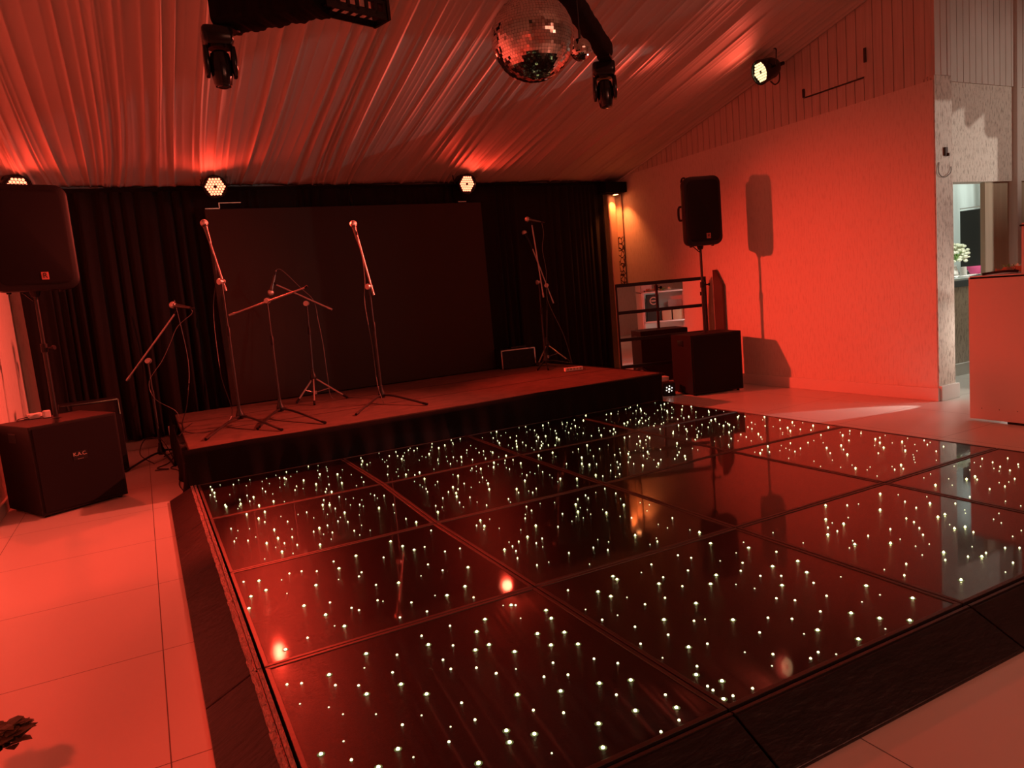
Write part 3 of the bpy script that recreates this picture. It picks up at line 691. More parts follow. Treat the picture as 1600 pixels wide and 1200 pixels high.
# ------------------------------------------------------------------ loudspeakers and subwoofers
def sub(label, loc, rz, w_, d_, h, words):
    t = thing('subwoofer', label, 'subwoofer', loc, rz)      # local: front faces -Y
    G().box((0, 0, h/2+0.01), (w_, d_, h-0.02)).build('cabinet', M_carpetbox, t, bevel=0.008)
    G().box((0, -d_/2-0.006, h/2+0.01), (w_-0.045, 0.014, h-0.065)).build('front_grille', M_grille, t, bevel=0.003)
    for sx in (-1, 1):
        G().box((sx*(w_/2+0.001), 0.0, h*0.86), (0.006, 0.15, 0.075)).build('side_handle', M_gloss, t, bevel=0.01)
    for a in (-1, 1):
        for b_ in (-1, 1): G().lathe((a*(w_/2-0.05), b_*(d_/2-0.05), 0.012), (0, 0, -1), [(0, 0.02), (0.012, 0.018)], 10).build('rubber_foot', M_black, t)
    G().lathe((0, 0.0, h), (0, 0, 1), [(0, 0.045), (0.006, 0.04), (0.006, 0.02)], 18).build('pole_socket', M_metal, t)
    if words:
        G().box((0.0, -d_/2-0.0145, h*0.60), (0.11, 0.003, 0.07)).build('badge_plate', M_black, t)
        Mx = Matrix.Translation((0.0, -d_/2-0.0175, h*0.615)) @ Matrix.Rotation(PI/2, 4, 'X')
        text_mesh('K.A.C.', 0.040, 'badge_lettering', M_logow, t, Mx)
        Mx = Matrix.Translation((0.0, -d_/2-0.0175, h*0.572)) @ Matrix.Rotation(PI/2, 4, 'X')
        text_mesh('.......', 0.030, 'badge_small_lettering', M_logow, t, Mx)
    return t
sub('tall black subwoofer cabinet with small badge at the left wall', (-0.97, 0.70, 0), math.radians(27), 0.67, 0.66, 0.736, True)
sub('black subwoofer cabinet under the right loudspeaker pole', (5.966, 0.497, 0), math.radians(-12.4), 0.69, 0.50, 0.736, False)

def loudspeaker(label, loc, rz, w_, h, d_, tilt=0.0):
    t = thing('loudspeaker', label, 'loudspeaker', loc, rz)  # origin bottom centre at pole
    def loop(y, sx, sz, r): return [(p[0]*sx, y, p[1]*sz+h/2) for p in rrect(w_, h, r, 6)]
    G().loft([loop(-d_*0.5, 0.93, 0.95, 0.09), loop(-d_*0.47, 0.99, 0.99, 0.09), loop(-d_*0.30, 1.0, 1.0, 0.09), loop(0, 0.92, 0.97, 0.08), loop(d_*0.38, 0.60, 0.88, 0.06), loop(d_*0.44, 0.52, 0.84, 0.05)]).build('cabinet', M_black, t, smooth=True)
    G().loft([loop(-d_*0.505, 0.82, 0.86, 0.07), loop(-d_*0.535, 0.84, 0.88, 0.075), loop(-d_*0.555, 0.80, 0.85, 0.07)]).build('front_grille', M_grille, t, smooth=True)
    G().box((w_*0.09, -d_*0.56, h*0.135), (0.052, 0.008, 0.062)).build('badge', M_logo, t, bevel=0.003)
    Mx = Matrix.Translation((w_*0.09, -d_*0.56-0.006, h*0.135)) @ Matrix.Rotation(PI/2, 4, 'X')
    text_mesh('R', 0.06, 'badge_letter', M_black, t, Mx)
    for sx in (-1, 1):
        G().path([(sx*w_*0.36, -0.05, h*0.975), (sx*w_*0.36, -0.02, h*1.005), (sx*w_*0.36, 0.05, h*1.005), (sx*w_*0.36, 0.08, h*0.96)], 0.012).build('top_lug', M_black, t, smooth=True)
        G().path([(sx*w_*0.43, 0.02, h*0.40), (sx*w_*0.49, 0.06, h*0.42), (sx*w_*0.49, 0.06, h*0.58), (sx*w_*0.43, 0.02, h*0.60)], 0.014).build('side_handle', M_black, t, smooth=True)
        G().lathe((sx*w_*0.30, -0.05, 0.012), (0, 0, -1), [(0, 0.02), (0.02, 0.016)], 10).build('foot', M_black, t)
    G().lathe((0, 0, 0.02), (0, 0, -1), [(0, 0.045), (0.05, 0.032), (0.06, 0.025)], 16).build('pole_cup', M_black, t)
    return t
def pole(label, loc, z0, z1):
    t = thing('speaker_pole', label, 'speaker pole', (loc[0], loc[1], z0))
    L_ = z1-z0
    G().rod((0, 0, 0), (0, 0, L_*0.55), 0.020).build('lower_tube', M_stand, t, smooth=True)
    G().rod((0, 0, L_*0.5), (0, 0, L_), 0.0155).build('upper_tube', M_stand, t, smooth=True)
    G().lathe((0, 0, L_*0.52), (0, 0, 1), [(0, 0.027), (0.07, 0.027)], 14).build('collar', M_black, t, smooth=True)
    G().rod((0.02, -0.01, L_*0.55), (0.07, -0.04, L_*0.55), 0.008).lathe((0.065, -0.037, L_*0.55), (0.8, -0.5, 0), [(0, 0.02), (0.015, 0.02)], 10).build('knob', M_black, t)
    G().rod((-0.02, 0, L_*0.93), (-0.09, 0.03, L_*1.0), 0.006).build('safety_pin', M_metal, t)
    return t
pole('black steel pole holding up the left loudspeaker', (-0.975, 0.80), 0.742, 1.80)
pole('black steel pole holding up the right loudspeaker', (5.97, 0.50), 0.742, 1.80)
loudspeaker('big black loudspeaker in front of the left end of the curtain', (-0.975, 0.80, 1.795), math.radians(14), 0.62, 0.85, 0.42)
loudspeaker('black loudspeaker raised on a pole before the right wall', (5.97, 0.50, 1.795), math.radians(-20), 0.46, 0.82, 0.32)

# ------------------------------------------------------------------ microphone stands
def mic(label, head, tail, cable=None, cable_label=None):
    h, tl = Vector(head), Vector(tail); d = (tl-h).normalized(); L_ = (tl-h).length
    t = thing('microphone', label, 'microphone', h, 0, 'vocal microphones on stands')
    G().ball((0, 0, 0), 0.038, 16, 12).build('grille', M_micgrille, t, smooth=True)
    G().lathe(d*0.018, d, [(0, 0.033), (0.012, 0.032), (0.018, 0.025), (0.06, 0.020), (max(L_, 0.17)-0.02, 0.015), (max(L_, 0.17), 0.012)], 14).build('handle', M_black if 'dark' in label else M_handle, t, smooth=True)
    G().lathe(d*(max(L_, 0.17)+0.015), d, [(0, 0.009), (0.045, 0.009), (0.06, 0.004)], 10).build('cable_plug', M_metal, t)
    if cable:
        c = G().path([Vector(p) for p in cable], 0.0035, 6, 7).build('microphone_cable', M_cable if 'black' in cable_label else M_cablegrey)
        tag(c, cable_label, 'cable', 'microphone cables')
    return t
def mic_stand(label, base, feet, pole_top, boom_a, boom_b, tripod=False, hub_h=0.09, knob=True):
    base = Vector(base)
    def L(p): return Vector(p)-base
    t = thing('microphone_stand', label, 'microphone stand', base, 0, 'boom microphone stands')
    pt = L(pole_top)
    hub = Vector((pt.x*0.02, pt.y*0.02, hub_h)) if not tripod else Vector((0, 0, hub_h))
    for f in feet:
        fl = L(f); fl.z = 0.012
        g = G().path([hub+Vector((0, 0, -0.01)), hub.lerp(fl, 0.3)+Vector((0, 0, 0.012)), fl], 0.011, 8, 4) if not tripod else G().rod(hub, fl, 0.0095)
        lg = g.build('leg', M_boom if tripod else M_stand, t, smooth=True)
        dr = (fl-hub); dr.normalize()
        G().rod(fl-dr*0.05, fl+dr*0.012, 0.013).build('rubber_foot', M_black, lg, smooth=True)
    if tripod:
        low = Vector((0, 0, 0.09))
        g = G()
        for f in feet:
            fl = L(f); fl.z = 0.012; g.rod(low, hub+(fl-hub)*0.52, 0.005, seg=6)
        g.lathe(low-Vector((0, 0, 0.02)), (0, 0, 1), [(0, 0.018), (0.04, 0.018)], 10)
        g.build('brace', M_boom, t)
        G().rod((0, 0, 0.05), hub, 0.009).build('centre_post', M_stand, t)
    G().lathe(hub-Vector((0, 0, 0.035)), (0, 0, 1), [(0, 0.030), (0.02, 0.042), (0.05, 0.038), (0.09, 0.022), (0.13, 0.018)], 12).build('base_hub', M_stand, t, smooth=True)
    mid = hub.lerp(pt, 0.62)
    G().rod(hub, mid, 0.0135).build('lower_tube', M_stand, t, smooth=True)
    G().rod(mid-Vector((0, 0, 0.02)), pt, 0.0095).build('upper_tube', M_stand, t, smooth=True)
    dd = (pt-mid).normalized()
    G().lathe(mid-dd*0.04, dd, [(0, 0.017), (0.08, 0.018), (0.10, 0.012)], 12).build('clutch', M_black, t, smooth=True)
    a, b_ = L(boom_a), L(boom_b)
    G().rod(a, b_, 0.0095).build('boom_arm', M_boom, t, smooth=True)
    bd = (b_-a).normalized()
    G().lathe(a-bd*0.015, bd, [(0, 0.012), (0.06, 0.013), (0.07, 0.008)], 10).build('boom_end_cap', M_boom, t, smooth=True)
    sd = bd.cross(Vector((0, 0, 1))).normalized()
    if sd.length < 0.1: sd = Vector((1, 0, 0))
    gk = G().lathe(pt-sd*0.035, sd, [(0, 0.030), (0.016, 0.032), (0.018, 0.018), (0.05, 0.018), (0.052, 0.026), (0.064, 0.024)], 16)
    gk.build('swivel_knob', M_boom, t, smooth=True)
    G().rod(b_, b_+bd*0.03+Vector((0, 0, 0.01)), 0.011).build('mic_clip', M_black, t, smooth=True)
    return t
STG = 0.392
# 1 leftmost on the stage
mic_stand('microphone stand at the left front of the stage, boom raised almost upright', (0.514, 1.095, STG), [(0.143, 0.430, STG), (0.762, 0.285, STG), (0.62, 1.60, STG)], (0.53, 1.265, 1.80), (0.556, 1.262, 1.72), (0.473, 1.379, 2.27))
mic('microphone at the top of the leftmost tall stand on stage', (0.459, 1.401, 2.385), (0.485, 1.37, 2.20), [(0.487, 1.36, 2.17), (0.50, 1.32, 2.0), (0.49, 1.30, 1.84), (0.42, 1.31, 1.5), (0.40, 1.2, 0.9), (0.44, 1.1, 0.50), (0.2, 0.9, STG+0.006), (0.0, 1.2, STG+0.006), (0.10, 1.7, STG+0.006)], 'black cable hanging from the leftmost tall microphone to the stage')
# 2 the one without a microphone
mic_stand('microphone stand with a level boom and no microphone, beside the leftmost tall stand', (0.92, 1.209, STG), [(0.60, 0.58, STG), (1.154, 0.29, STG), (1.05, 1.75, STG)], (0.947, 1.361, 1.58), (0.597, 1.522, 1.47), (1.307, 1.193, 1.675))
# 3 tripod
mic_stand('low braced tripod microphone stand in the middle of the stage', (1.486, 2.202, STG), [(1.256, 2.161, STG), (1.791, 1.957, STG), (1.373, 1.763, STG), ], (1.541, 2.334, 1.53), (1.785, 2.197, 1.438), (1.256, 2.511, 1.779), tripod=True, hub_h=0.27)
mic('microphone pointing down on the boom of the braced tripod stand', (1.183, 2.536, 1.696), (1.25, 2.53, 1.88), [(1.26, 2.53, 1.94), (1.333, 2.496, 1.946), (1.505, 2.377, 1.716), (1.618, 2.297, 1.553), (1.634, 2.257, 1.325), (1.646, 2.209, 1.02), (1.642, 2.158, 0.642), (1.66, 2.12, STG+0.006), (1.85, 1.9, STG+0.006), (2.0, 1.45, STG+0.006)], 'thin grey cable looping from the downward microphone to the stage')
# 4 centre
mic_stand('microphone stand before the middle of the screen, boom raised almost upright', (1.963, 1.11, STG), [(1.511, 0.50, STG), (2.215, 0.44, STG), (2.1, 1.65, STG)], (2.003, 1.262, 1.64), (2.034, 1.241, 1.56), (1.962, 1.362, 2.20))
mic('microphone on top of the stand before the middle of the screen', (1.943, 1.389, 2.322), (1.96, 1.37, 2.17), [(1.965, 1.365, 2.14), (1.985, 1.33, 1.95), (1.975, 1.31, 1.7), (1.93, 1.25, 1.45), (1.945, 1.2, 1.0), (1.93, 1.12, 0.6), (1.94, 1.0, STG+0.006)], 'thin grey cable running down the centre microphone stand')
# 5 right
mic_stand('microphone stand at the right end of the stage beside the power strip', (4.60, 2.15, STG), [(4.35, 1.93, STG), (4.42, 1.78, STG), (4.95, 2.05, STG)], (4.709, 2.342, 1.55), (4.737, 2.30, 1.353), (4.731, 2.442, 2.335))
mic('microphone lying level on the tallest boom at the right of the stage', (4.686, 2.475, 2.42), (4.83, 2.40, 2.375), [(4.86, 2.39, 2.36), (4.87, 2.38, 2.2), (4.83, 2.38, 2.0), (4.85, 2.36, 1.7), (4.80, 2.3, 1.3), (4.95, 2.2, 0.8), (5.02, 2.15, STG+0.008)], 'grey cable hanging from the level microphone at the right')
mic_stand('braced tripod microphone stand half hidden behind the right one', (4.911, 2.62, STG), [(5.10, 2.35, STG), (4.62, 2.42, STG), (5.0, 2.82, STG)], (5.06, 2.737, 1.50), (5.12, 2.70, 1.25), (4.945, 2.86, 2.04), tripod=True, hub_h=0.27)
mic('dark microphone behind the right stand, lower and tilted', (4.862, 2.915, 2.281), (4.93, 2.87, 2.08))
# floor stand left of the stage
mic_stand('microphone stand on the tiled floor left of the stage', (-0.218, 2.144, 0.0), [(-0.561, 1.739, 0), (-0.115, 1.60, 0), (-0.05, 2.55, 0)], (-0.214, 2.291, 1.062), (-0.436, 2.378, 0.884), (0.11, 2.193, 1.533))
mic('microphone on the tilted boom left of the stage before the curtain', (0.105, 2.215, 1.632), (0.245, 2.138, 1.592), [(0.27, 2.12, 1.58), (0.27, 2.12, 1.52), (0.12, 2.18, 1.40), (0.02, 2.2, 1.22), (-0.08, 2.2, 1.05), (-0.23, 2.16, 0.85), (-0.20, 2.12, 0.66), (-0.02, 2.1, 0.50), (-0.02, 2.1, 0.36), (-0.13, 2.0, 0.08), (-0.3, 1.85, 0.02)], 'thin grey cable drooping from the microphone left of the stage')
c = G().path([(-0.3, 1.9, 0.01), (-0.42, 2.1, 0.10), (-0.35, 2.2, 0.24), (-0.2, 2.1, 0.22), (-0.12, 1.9, 0.05), (-0.08, 1.7, 0.01), (-0.16, 1.5, 0.01), (-0.10, 1.3, 0.01), (-0.09, 1.0, 0.01), (-0.12, 0.6, 0.01), (-0.10, 0.3, 0.01)], 0.005).build('tangled_cable', M_cable, smooth=True)
tag(c, 'tangled black cable at the foot of the floor stand beside the stage', 'cable')
c = G().path([(-0.2, 2.2, 0.02), (-0.05, 2.3, 0.05), (0.02-0.08, 2.0, 0.12), (-0.15, 1.75, 0.03), (-0.28, 1.6, 0.012), (-0.18, 1.45, 0.012), (-0.30, 1.5, 0.012)], 0.006).build('coiled_cable', M_cable, smooth=True)
tag(c, 'coiled black cable lying between the floor stand and the stage', 'cable')
c = G().path([(0.15, 2.75, 1.7), (0.20, 2.72, 1.0), (0.12, 2.5, 0.55), (0.02, 1.9, STG+0.008), (0.0, 1.3, STG+0.008), (-0.06, 0.9, STG+0.006)], 0.005).build('hanging_cable', M_cable, smooth=True)
tag(c, 'thin black cable hanging in front of the curtain onto the stage corner', 'cable')

# ------------------------------------------------------------------ small things on and round the stage
ps = thing('power_strip', 'white power strip lying at the right rear of the stage', 'power strip', (4.545, 1.355, STG), math.radians(-12))
G().box((0, 0, 0.025), (0.24, 0.06, 0.045)).build('body', M_whitepl, ps, bevel=0.006)
g = G()
for i in range(5): g.lathe((-0.085+0.042*i, -0.0, 0.0475), (0, 0, 1), [(0, 0.015), (0.003, 0.014)], 12); g.box((-0.085+0.042*i, -0.0305, 0.028), (0.022, 0.003, 0.022))
g.build('socket_row', M_card, ps)
c = G().path([(4.66, 1.33, STG+0.02), (4.75, 1.5, STG+0.006), (4.78, 1.9, STG+0.006), (4.6, 2.5, STG+0.006)], 0.005)
for v_ in c.bm.verts: v_.co = Matrix.Rotation(math.radians(12), 4, 'Z') @ (v_.co-Vector((4.545, 1.355, STG)))
c.build('power_cord', M_cable, ps, smooth=True)
rc = thing('equipment_case', 'open dark equipment case with pale metal edging beside the screen', 'case', (4.40, 2.66, STG), math.radians(-8))
G().box((0, 0, 0.14), (0.50, 0.30, 0.27)).build('shell', M_black, rc, bevel=0.005)
G().box((-0.245, -0.152, 0.13), (0.016, 0.012, 0.25)).box((0.245, -0.152, 0.13), (0.016, 0.012, 0.25)).box((0, -0.152, 0.262), (0.50, 0.012, 0.016)).build('metal_edging', M_chrome, rc)
g = G()
for i in range(9): g.lathe((-0.13+0.035*i, -0.150, 0.10+0.03*(i % 3)), (0, -1, 0), [(0, 0.006), (0.012, 0.005)], 8)
g.build('control_knobs', M_metal, rc)
G().box((0.05, 0.02, 0.285), (0.22, 0.14, 0.02)).build('top_unit', M_metal, rc, bevel=0.003)
for i, (x, y) in enumerate([(3.62, 0.9), (3.75, 0.62), (4.0, 0.70), (1.25, 1.75), (1.15, 0.9)]):
    pass

# on the left subwoofer
a1 = thing('power_adapter', 'white power adapter lying on the left subwoofer', 'adapter', (-1.14, 0.92, 0.738), 0.4)
G().box((0, 0, 0.022), (0.10, 0.065, 0.044)).build('body', M_whitepl, a1, bevel=0.006)
G().path([(-0.05, 0, 0.02), (-0.12, 0.02, 0.01), (-0.14, -0.05, 0.008), (-0.08, -0.07, 0.008)], 0.004).build('lead', M_cable, a1)
a2 = thing('power_adapter', 'pale boxy adapter beside the pole on the left subwoofer', 'adapter', (-1.045, 0.86, 0.738), 0.2)
G().box((0, 0, 0.03), (0.055, 0.05, 0.06)).build('body', M_whitepl, a2, bevel=0.005)
G().path([(0, 0.02, 0.02), (-0.06, 0.06, 0.008), (-0.16, 0.03, 0.008)], 0.004).build('lead', M_cable, a2)
fx = thing('monitor_box', 'dark box with a thin bright rim standing behind the left subwoofer', 'box', (-0.80, 1.95, 0.0), math.radians(6))
G().box((0, 0, 0.37), (0.52, 0.28, 0.74)).build('case', M_carpetbox, fx, bevel=0.006)
G().box((0.0, -0.143, 0.735), (0.50, 0.008, 0.012)).box((0.252, -0.143, 0.66), (0.008, 0.008, 0.15)).box((-0.18, -0.143, 0.71), (0.012, 0.008, 0.05)).build('rim', M_chrome, fx)
G().box((0.03, -0.143, 0.67), (0.36, 0.004, 0.10)).build('front_panel', M_screen, fx)
bt = thing('plug_box', 'small red-lit plug hanging at the curtain foot left of the stage', 'plug', (-0.04, 2.72, 0.17))
G().box((-0.03, 0, 0.05), (0.07, 0.05, 0.11), 0.3).build('body', M_whitepl, bt, bevel=0.005)

# ------------------------------------------------------------------ mirror with black bars in the corner
mn = Vector((0.289, 0.957, 0)).normalized(); mt = Vector((0.957, -0.289, 0)).normalized()
mc = Vector((5.35, 1.43, 0)); mr = mc+mt*1.25
t = thing('leaning_mirror', 'wide mirror with black window-like bars behind the right subwoofer', 'mirror', (mc+mr)/2+mn*0.03, math.atan2(mt.y, mt.x))
W2 = (mr-mc).length/2
G().box((0, 0.02, 0.70), (2*W2-0.02, 0.012, 1.36)).build('mirror_glass', M_mirror, t)
g = G()
for z in (1.405, 1.045, 0.685, 0.325, 0.02): g.box((0, -0.0, z), (2*W2, 0.035, 0.042))
for x in (-W2, W2): g.box((x, 0.0, 0.71), (0.016, 0.035, 1.43))
g.build('frame_bars', M_black, t, bevel=0.003)
G().box((0, 0.035, 0.70), (2*W2, 0.015, 1.40)).build('backing_board', M_wood, t)
G().box((W2-0.04, -0.025, 1.20), (0.02, 0.02, 0.05)).build('latch', M_gloss, t)
tag(G().prism([(-0.10, 0), (0.06, 0), (0.06, 1.50), (0.02, 1.50), (-0.10, 1.30)], -0.018, 0.018, 'x').build('dark_board', M_wood, loc=(6.615, 0.93, 0)), 'upright dark board with a slanted top beside the mirror against the right wall', 'board')
# floor gear between stage and right subwoofer
wb = thing('white_cable_box', 'small pale box on the floor between the stage and right subwoofer', 'box', (5.56, 0.98, 0.0), math.radians(-15))
G().box((0, 0, 0.175), (0.27, 0.14, 0.05)).box((-0.06, 0.01, 0.08), (0.11, 0.10, 0.15)).build('body', M_whitepl, wb, bevel=0.006)
G().path([(0.0, 0, 0.2), (0.05, 0.02, 0.24), (0.13, 0.05, 0.22), (0.2, 0.1, 0.1)], 0.006).build('lead', M_cable, wb)
fl = thing('effect_light', 'little box with a star of white lights beside the right subwoofer', 'effect light', (5.47, 0.66, 0.0), math.radians(-30))
G().box((0, 0, 0.085), (0.15, 0.14, 0.165)).build('case', M_carpetbox, fl, bevel=0.005)
g = G().lathe((0, -0.070, 0.09), (0, -1, 0), [(0, 0.012), (0.006, 0.009)], 10)
for k in range(6): g.lathe((0.036*math.cos(k*PI/3+0.4), -0.070, 0.09+0.036*math.sin(k*PI/3+0.4)), (0, -1, 0), [(0, 0.007), (0.006, 0.005)], 8)
g.build('led_star', emis('white_led', (1, 0.95, 0.8), 3.0), fl)

# ------------------------------------------------------------------ booth (counter) at the right
bt_ = thing('booth_counter', 'white panelled booth counter at the right edge with stepped top', 'counter', (5.97, -2.72, 0))
G().box((0.0125, -0.90, 0.62), (0.025, 1.80, 1.20)).build('front_panel', M_white, bt_, bevel=0.002)
G().box((0.40, -0.90, 1.215), (0.80, 1.78, 0.025)).build('top_board', M_white, bt_, bevel=0.002)
G().box((0.0125, -1.15, 1.42), (0.025, 1.48, 0.40)).box((0.12, -0.42, 1.42), (0.22, 0.02, 0.38)).build('raised_panel', M_white, bt_, bevel=0.004)
g = G().box((0.03, -0.15, 0.62), (0.03, 0.30, 1.20)).box((0.785, -0.15, 0.62), (0.03, 0.30, 1.20)).box((0.40, -0.15, 0.66), (0.76, 0.30, 0.025)).box((0.40, -0.31, 0.62), (0.76, 0.02, 1.20))
g.build('end_shelving', M_white, bt_, bevel=0.002)
g = G()
for i in range(6): g.lathe((-0.001, -0.10-0.14*i, 0.115), (-1, 0, 0), [(0, 0.004), (0.002, 0.003)], 8)
g.build('screw_row', M_metal, bt_)
G().box((0.02, -1.05, 0.012), (0.03, 1.5, 0.02)).build('plinth', M_black, bt_)
G().box((0.0, -0.435, 1.60), (0.03, 0.06, 0.012)).build('top_latch', M_black, bt_)
# things on the counter
tag(G().path([(6.03, -2.80, 1.238), (6.05, -2.88, 1.245), (6.04, -2.97, 1.25), (6.06, -3.06, 1.245)], 0.012).build('audio_lead', M_cable), 'black lead lying along the edge of the booth counter', 'cable')
def crumple(name, loc, sx, sy, h, m_, seed):
    rr = random.Random(seed); g = G(); bm = g.bm; nx, ny = 12, 12; V = []
    for i in range(nx+1):
        V.append([bm.verts.new((loc[0]+sx*(i/nx-0.5), loc[1]+sy*(j/ny-0.5), loc[2]+h*abs(math.sin(i*0.9+rr.random()*0.8)*math.cos(j*0.7+rr.random()*0.6)))) for j in range(ny+1)])
    for i in range(nx):
        for j in range(ny): bm.faces.new([V[i][j], V[i+1][j], V[i+1][j+1], V[i][j+1]])
    o = g.build(name, m_); so = o.modifiers.new('thickness', 'SOLIDIFY'); so.thickness = 0.003; return o
tag(crumple('crumpled_cloth', (6.16, -3.0, 1.235), 0.16, 0.26, 0.05, M_card, 3), 'crumpled brownish cloth on the booth counter near its edge', 'cloth')
# inside the end shelf (seen in the mirror)
tb = thing('shirt_display', 'dark green cloth with a round badge in the booth shelf', 'cloth', (6.17, -2.80, 0.675))
G().box((0, 0, 0.25), (0.24, 0.05, 0.50)).build('cloth_panel', M_green, tb, bevel=0.01)
G().lathe((0.02, 0.026, 0.38), (0, 1, 0), [(0, 0.075), (0.003, 0.075)], 24).build('badge_disc', M_logow, tb)
G().lathe((0.02, 0.030, 0.38), (0, 1, 0), [(0, 0.055), (0.002, 0.055)], 24).build('badge_ring', M_green, tb)
G().box((0.02, 0.034, 0.38), (0.09, 0.002, 0.025)).build('badge_bar', M_logow, tb)
tag(G().box((6.42, -2.84, 0.785), (0.17, 0.18, 0.22)).build('cardboard_box', M_card, bevel=0.003), 'plain cardboard box in the middle of the booth end shelf', 'box', 'boxes in the booth shelf')
tag(G().box((6.63, -2.84, 0.785), (0.20, 0.18, 0.22)).build('cardboard_box', M_card, bevel=0.003), 'wider cardboard box at the inner end of the booth shelf', 'box', 'boxes in the booth shelf')
tag(G().box((6.60, -2.84, 1.06), (0.26, 0.2, 0.01)).box((6.60, -2.93, 1.13), (0.26, 0.02, 0.14)).build('paper_tray', M_greytop, bevel=0.002), 'grey tray on top of the boxes in the booth shelf', 'tray').location.z = -0.155
def leafy(name, loc, n, rr_, L_, m_, seed, wid=0.03, up=0.5):
    rr = random.Random(seed); g = G(); bm = g.bm
    for i in range(n):
        a = rr.uniform(0, 2*PI); e = rr.uniform(up*0.3, up*1.6); d = Vector((math.cos(a)*math.cos(e), math.sin(a)*math.cos(e), math.sin(e))); sd = Vector((-math.sin(a), math.cos(a), 0))
        l_ = L_*rr.uniform(0.6, 1.0); o = Vector(loc)+Vector((rr.uniform(-rr_, rr_), rr.uniform(-rr_, rr_), rr.uniform(0, rr_)))
        prev = None
        for k, (t_, w2) in enumerate(((0, 0.2), (0.3, 1.0), (0.6, 0.8), (1.0, 0.02))):
            p = o+d*l_*t_-Vector((0, 0, 1))*l_*0.25*t_*t_; q = (bm.verts.new(p+sd*wid*w2), bm.verts.new(p-sd*wid*w2))
            if prev: bm.faces.new([prev[0], prev[1], q[1], q[0]])
            prev = q
    o_ = g.build(name, m_); so = o_.modifiers.new('thickness', 'SOLIDIFY'); so.thickness = 0.0015; return o_
tag(leafy('leafy_sprig', (6.36, -2.86, 1.23), 26, 0.04, 0.11, M_leafl, 4, 0.014, 0.8), 'green artificial sprig standing on the booth counter end', 'plant')
tag(leafy('yellow_sprig', (6.50, -2.80, 1.23), 22, 0.03, 0.07, M_petal, 6, 0.016, 0.9), 'small yellow-green bunch on the booth counter beside the green sprig', 'plant')

# ------------------------------------------------------------------ serving hatch and room beyond
wt = thing('serving_worktop', 'grey worktop with dark edge under the lit serving opening', 'worktop', (8.9, -1.16, 1.05))
G().box((0, 0.10, 0.075), (2.0, 0.50, 0.03)).build('slab', M_greytop, wt, bevel=0.003)
G().box((0, -0.13, 0.03), (2.0, 0.05, 0.075)).build('front_edge', M_granite, wt, bevel=0.003)
def sheer():
    m_ = mat('sheer_white_voile', (0.86, 0.90, 0.87), 0.6)
    o = pleated('sheer_curtain', -1.1, 1.1, 0.0, 1.16, 2.95, m_, 9, amp=0.035, per=0.13)
    o.location = (10.25, 0, 0); o.rotation_euler = (0, 0, PI/2)
    return tag(o, 'sheer white curtain in the bright room behind the serving opening', 'curtain')
sheer()
tv = thing('dark_display', 'black display panel standing behind the flowers in the bright room', 'display', (9.92, -0.80, 1.17), PI/2+0.15)
G().box((0, 0, 0.42), (0.95, 0.05, 0.80)).build('screen', M_tv, tv, bevel=0.006)
G().box((0.0, 0.01, 0.85), (0.95, 0.03, 0.012)).build('top_rail', M_chrome, tv)
G().box((0, 0.02, 0.005), (0.4, 0.2, 0.03)).build('stand_foot', M_tv, tv)
tbk = thing('back_table', 'white covered table behind the serving worktop', 'table', (9.75, -0.1, 0))
G().box((0, 0, 1.08), (1.1, 1.7, 0.04)).build('tabletop', M_white, tbk, bevel=0.01)
G().box((0, 0.0, 0.54), (1.0, 1.6, 1.06)).build('cloth_skirt', M_white, tbk)
vs = thing('flower_vase', 'vase of cream flowers on the bright serving side', 'flowers', (8.98, -0.75, 1.14))
G().lathe((0, 0, 0), (0, 0, 1), [(0, 0.04), (0.03, 0.06), (0.08, 0.05), (0.12, 0.035), (0.14, 0.045)], 16).build('vase', M_whitepl, vs, smooth=True)
rr = random.Random(8); g = G()
for i in range(90):
    a, e, r_ = rr.uniform(0, 2*PI), rr.uniform(-0.5, 1.4), rr.uniform(0.11, 0.17)
    g.ball((r_*math.cos(a)*math.cos(e)*1.15, r_*math.sin(a)*math.cos(e), 0.25+r_*math.sin(e)), rr.uniform(0.018, 0.032), 6, 4, (1, 1, 0.7))
g.build('blossom_cluster', M_petal, vs)
lf = leafy('leaf_cluster', (0, 0, 0.18), 40, 0.06, 0.16, M_leafl, 12, 0.014, 1.0); lf.parent = vs
pk = thing('pink_bowl', 'bright pink dish beside the cream flowers', 'dish', (9.24, -0.93, 1.12))
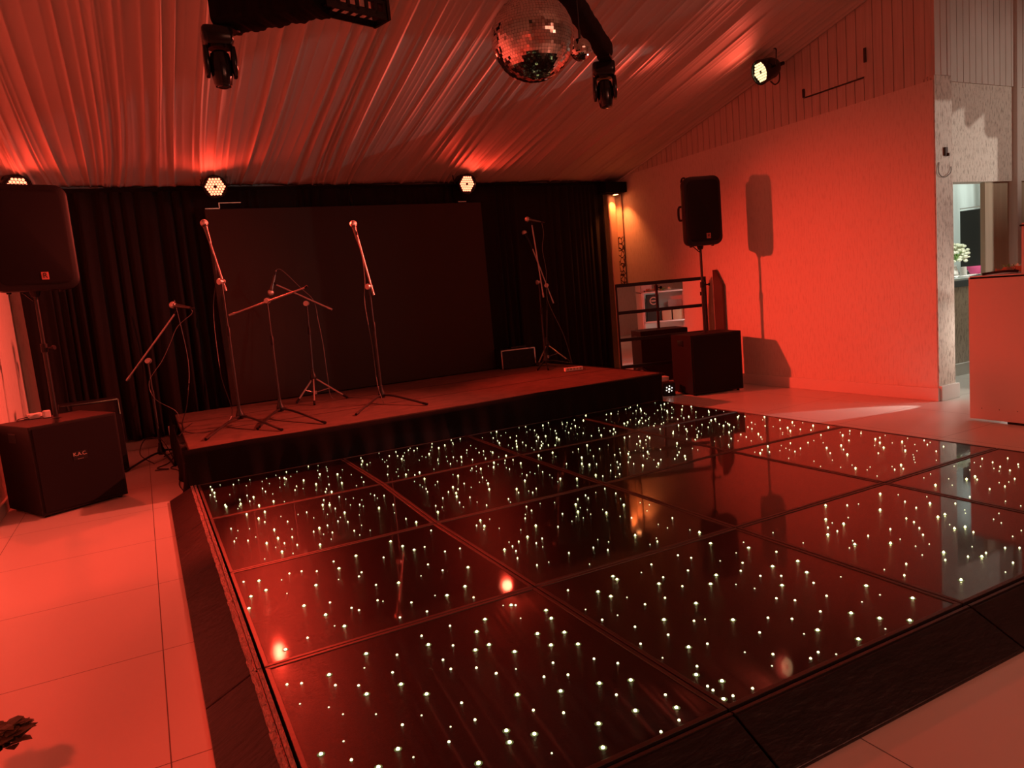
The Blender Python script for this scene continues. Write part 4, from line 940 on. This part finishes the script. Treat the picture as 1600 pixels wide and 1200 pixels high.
G().lathe((0, 0, 0), (0, 0, 1), [(0, 0.06), (0.02, 0.10), (0.12, 0.15), (0.13, 0.15), (0.11, 0.13)], 18).build('bowl', M_pink, pk, smooth=True)
gl = thing('pale_cup', 'small pale plastic cup upside down on the worktop edge', 'cup', (8.44, -1.20, 1.145))
G().lathe((0, 0, 0), (0, 0, 1), [(0, 0.055), (0.012, 0.055), (0.02, 0.040), (0.12, 0.034)], 14).build('cup_body', M_whitepl, gl, smooth=True)
tag(crumple('lace_cloth', (8.75, -0.95, 1.142), 1.1, 0.30, 0.02, M_white, 4), 'white cloth with wavy edge on the serving worktop', 'cloth')
tag(G().path([(8.62, -1.36, 0.008), (8.42, -1.42, 0.008), (8.33, -1.55, 0.008), (8.45, -1.68, 0.008), (8.75, -1.70, 0.008)], 0.012).build('floor_cable', M_cable, smooth=True), 'looped black cable on the floor beside the booth counter', 'cable')
tag(G().path([(6.70, -2.025, 2.30), (6.68, -2.035, 2.20), (6.76, -2.035, 2.16), (6.86, -2.035, 2.20), (6.88, -2.028, 2.26)], 0.004).build('wall_wire', M_cablegrey, smooth=True), 'thin loose wire curving on the pillar above head height', 'wire')
hk = G().box((6.80, -2.03, 2.40), (0.04, 0.02, 0.08)).box((6.815, -2.04, 2.37), (0.015, 0.03, 0.03)).build('wall_hook', M_wood, bevel=0.003)
tag(hk, 'small brown wall hook on the pillar', 'hook')

# ------------------------------------------------------------------ things at the near left edge
PX = unproj(2, 1150, 0.30)
def near_plant():
    t = thing('leafy_plant', 'dark spiky leaves poking in at the bottom left edge', 'plant', (PX.x-0.02, PX.y, 0))
    G().lathe((-0.10, 0, 0), (0, 0, 1), [(0, 0.06), (0.02, 0.07), (0.13, 0.085), (0.14, 0.085)], 20).build('pot', M_black, t, smooth=True)
    G().rod((-0.10, 0, 0.12), (-0.05, 0, 0.34), 0.012).build('stem', M_wood, t)
    o = leafy('foliage', (0.0, 0.0, 0.27), 110, 0.06, 0.07, M_leaf, 15, 0.017, 0.35); o.parent = t
    return t
near_plant()
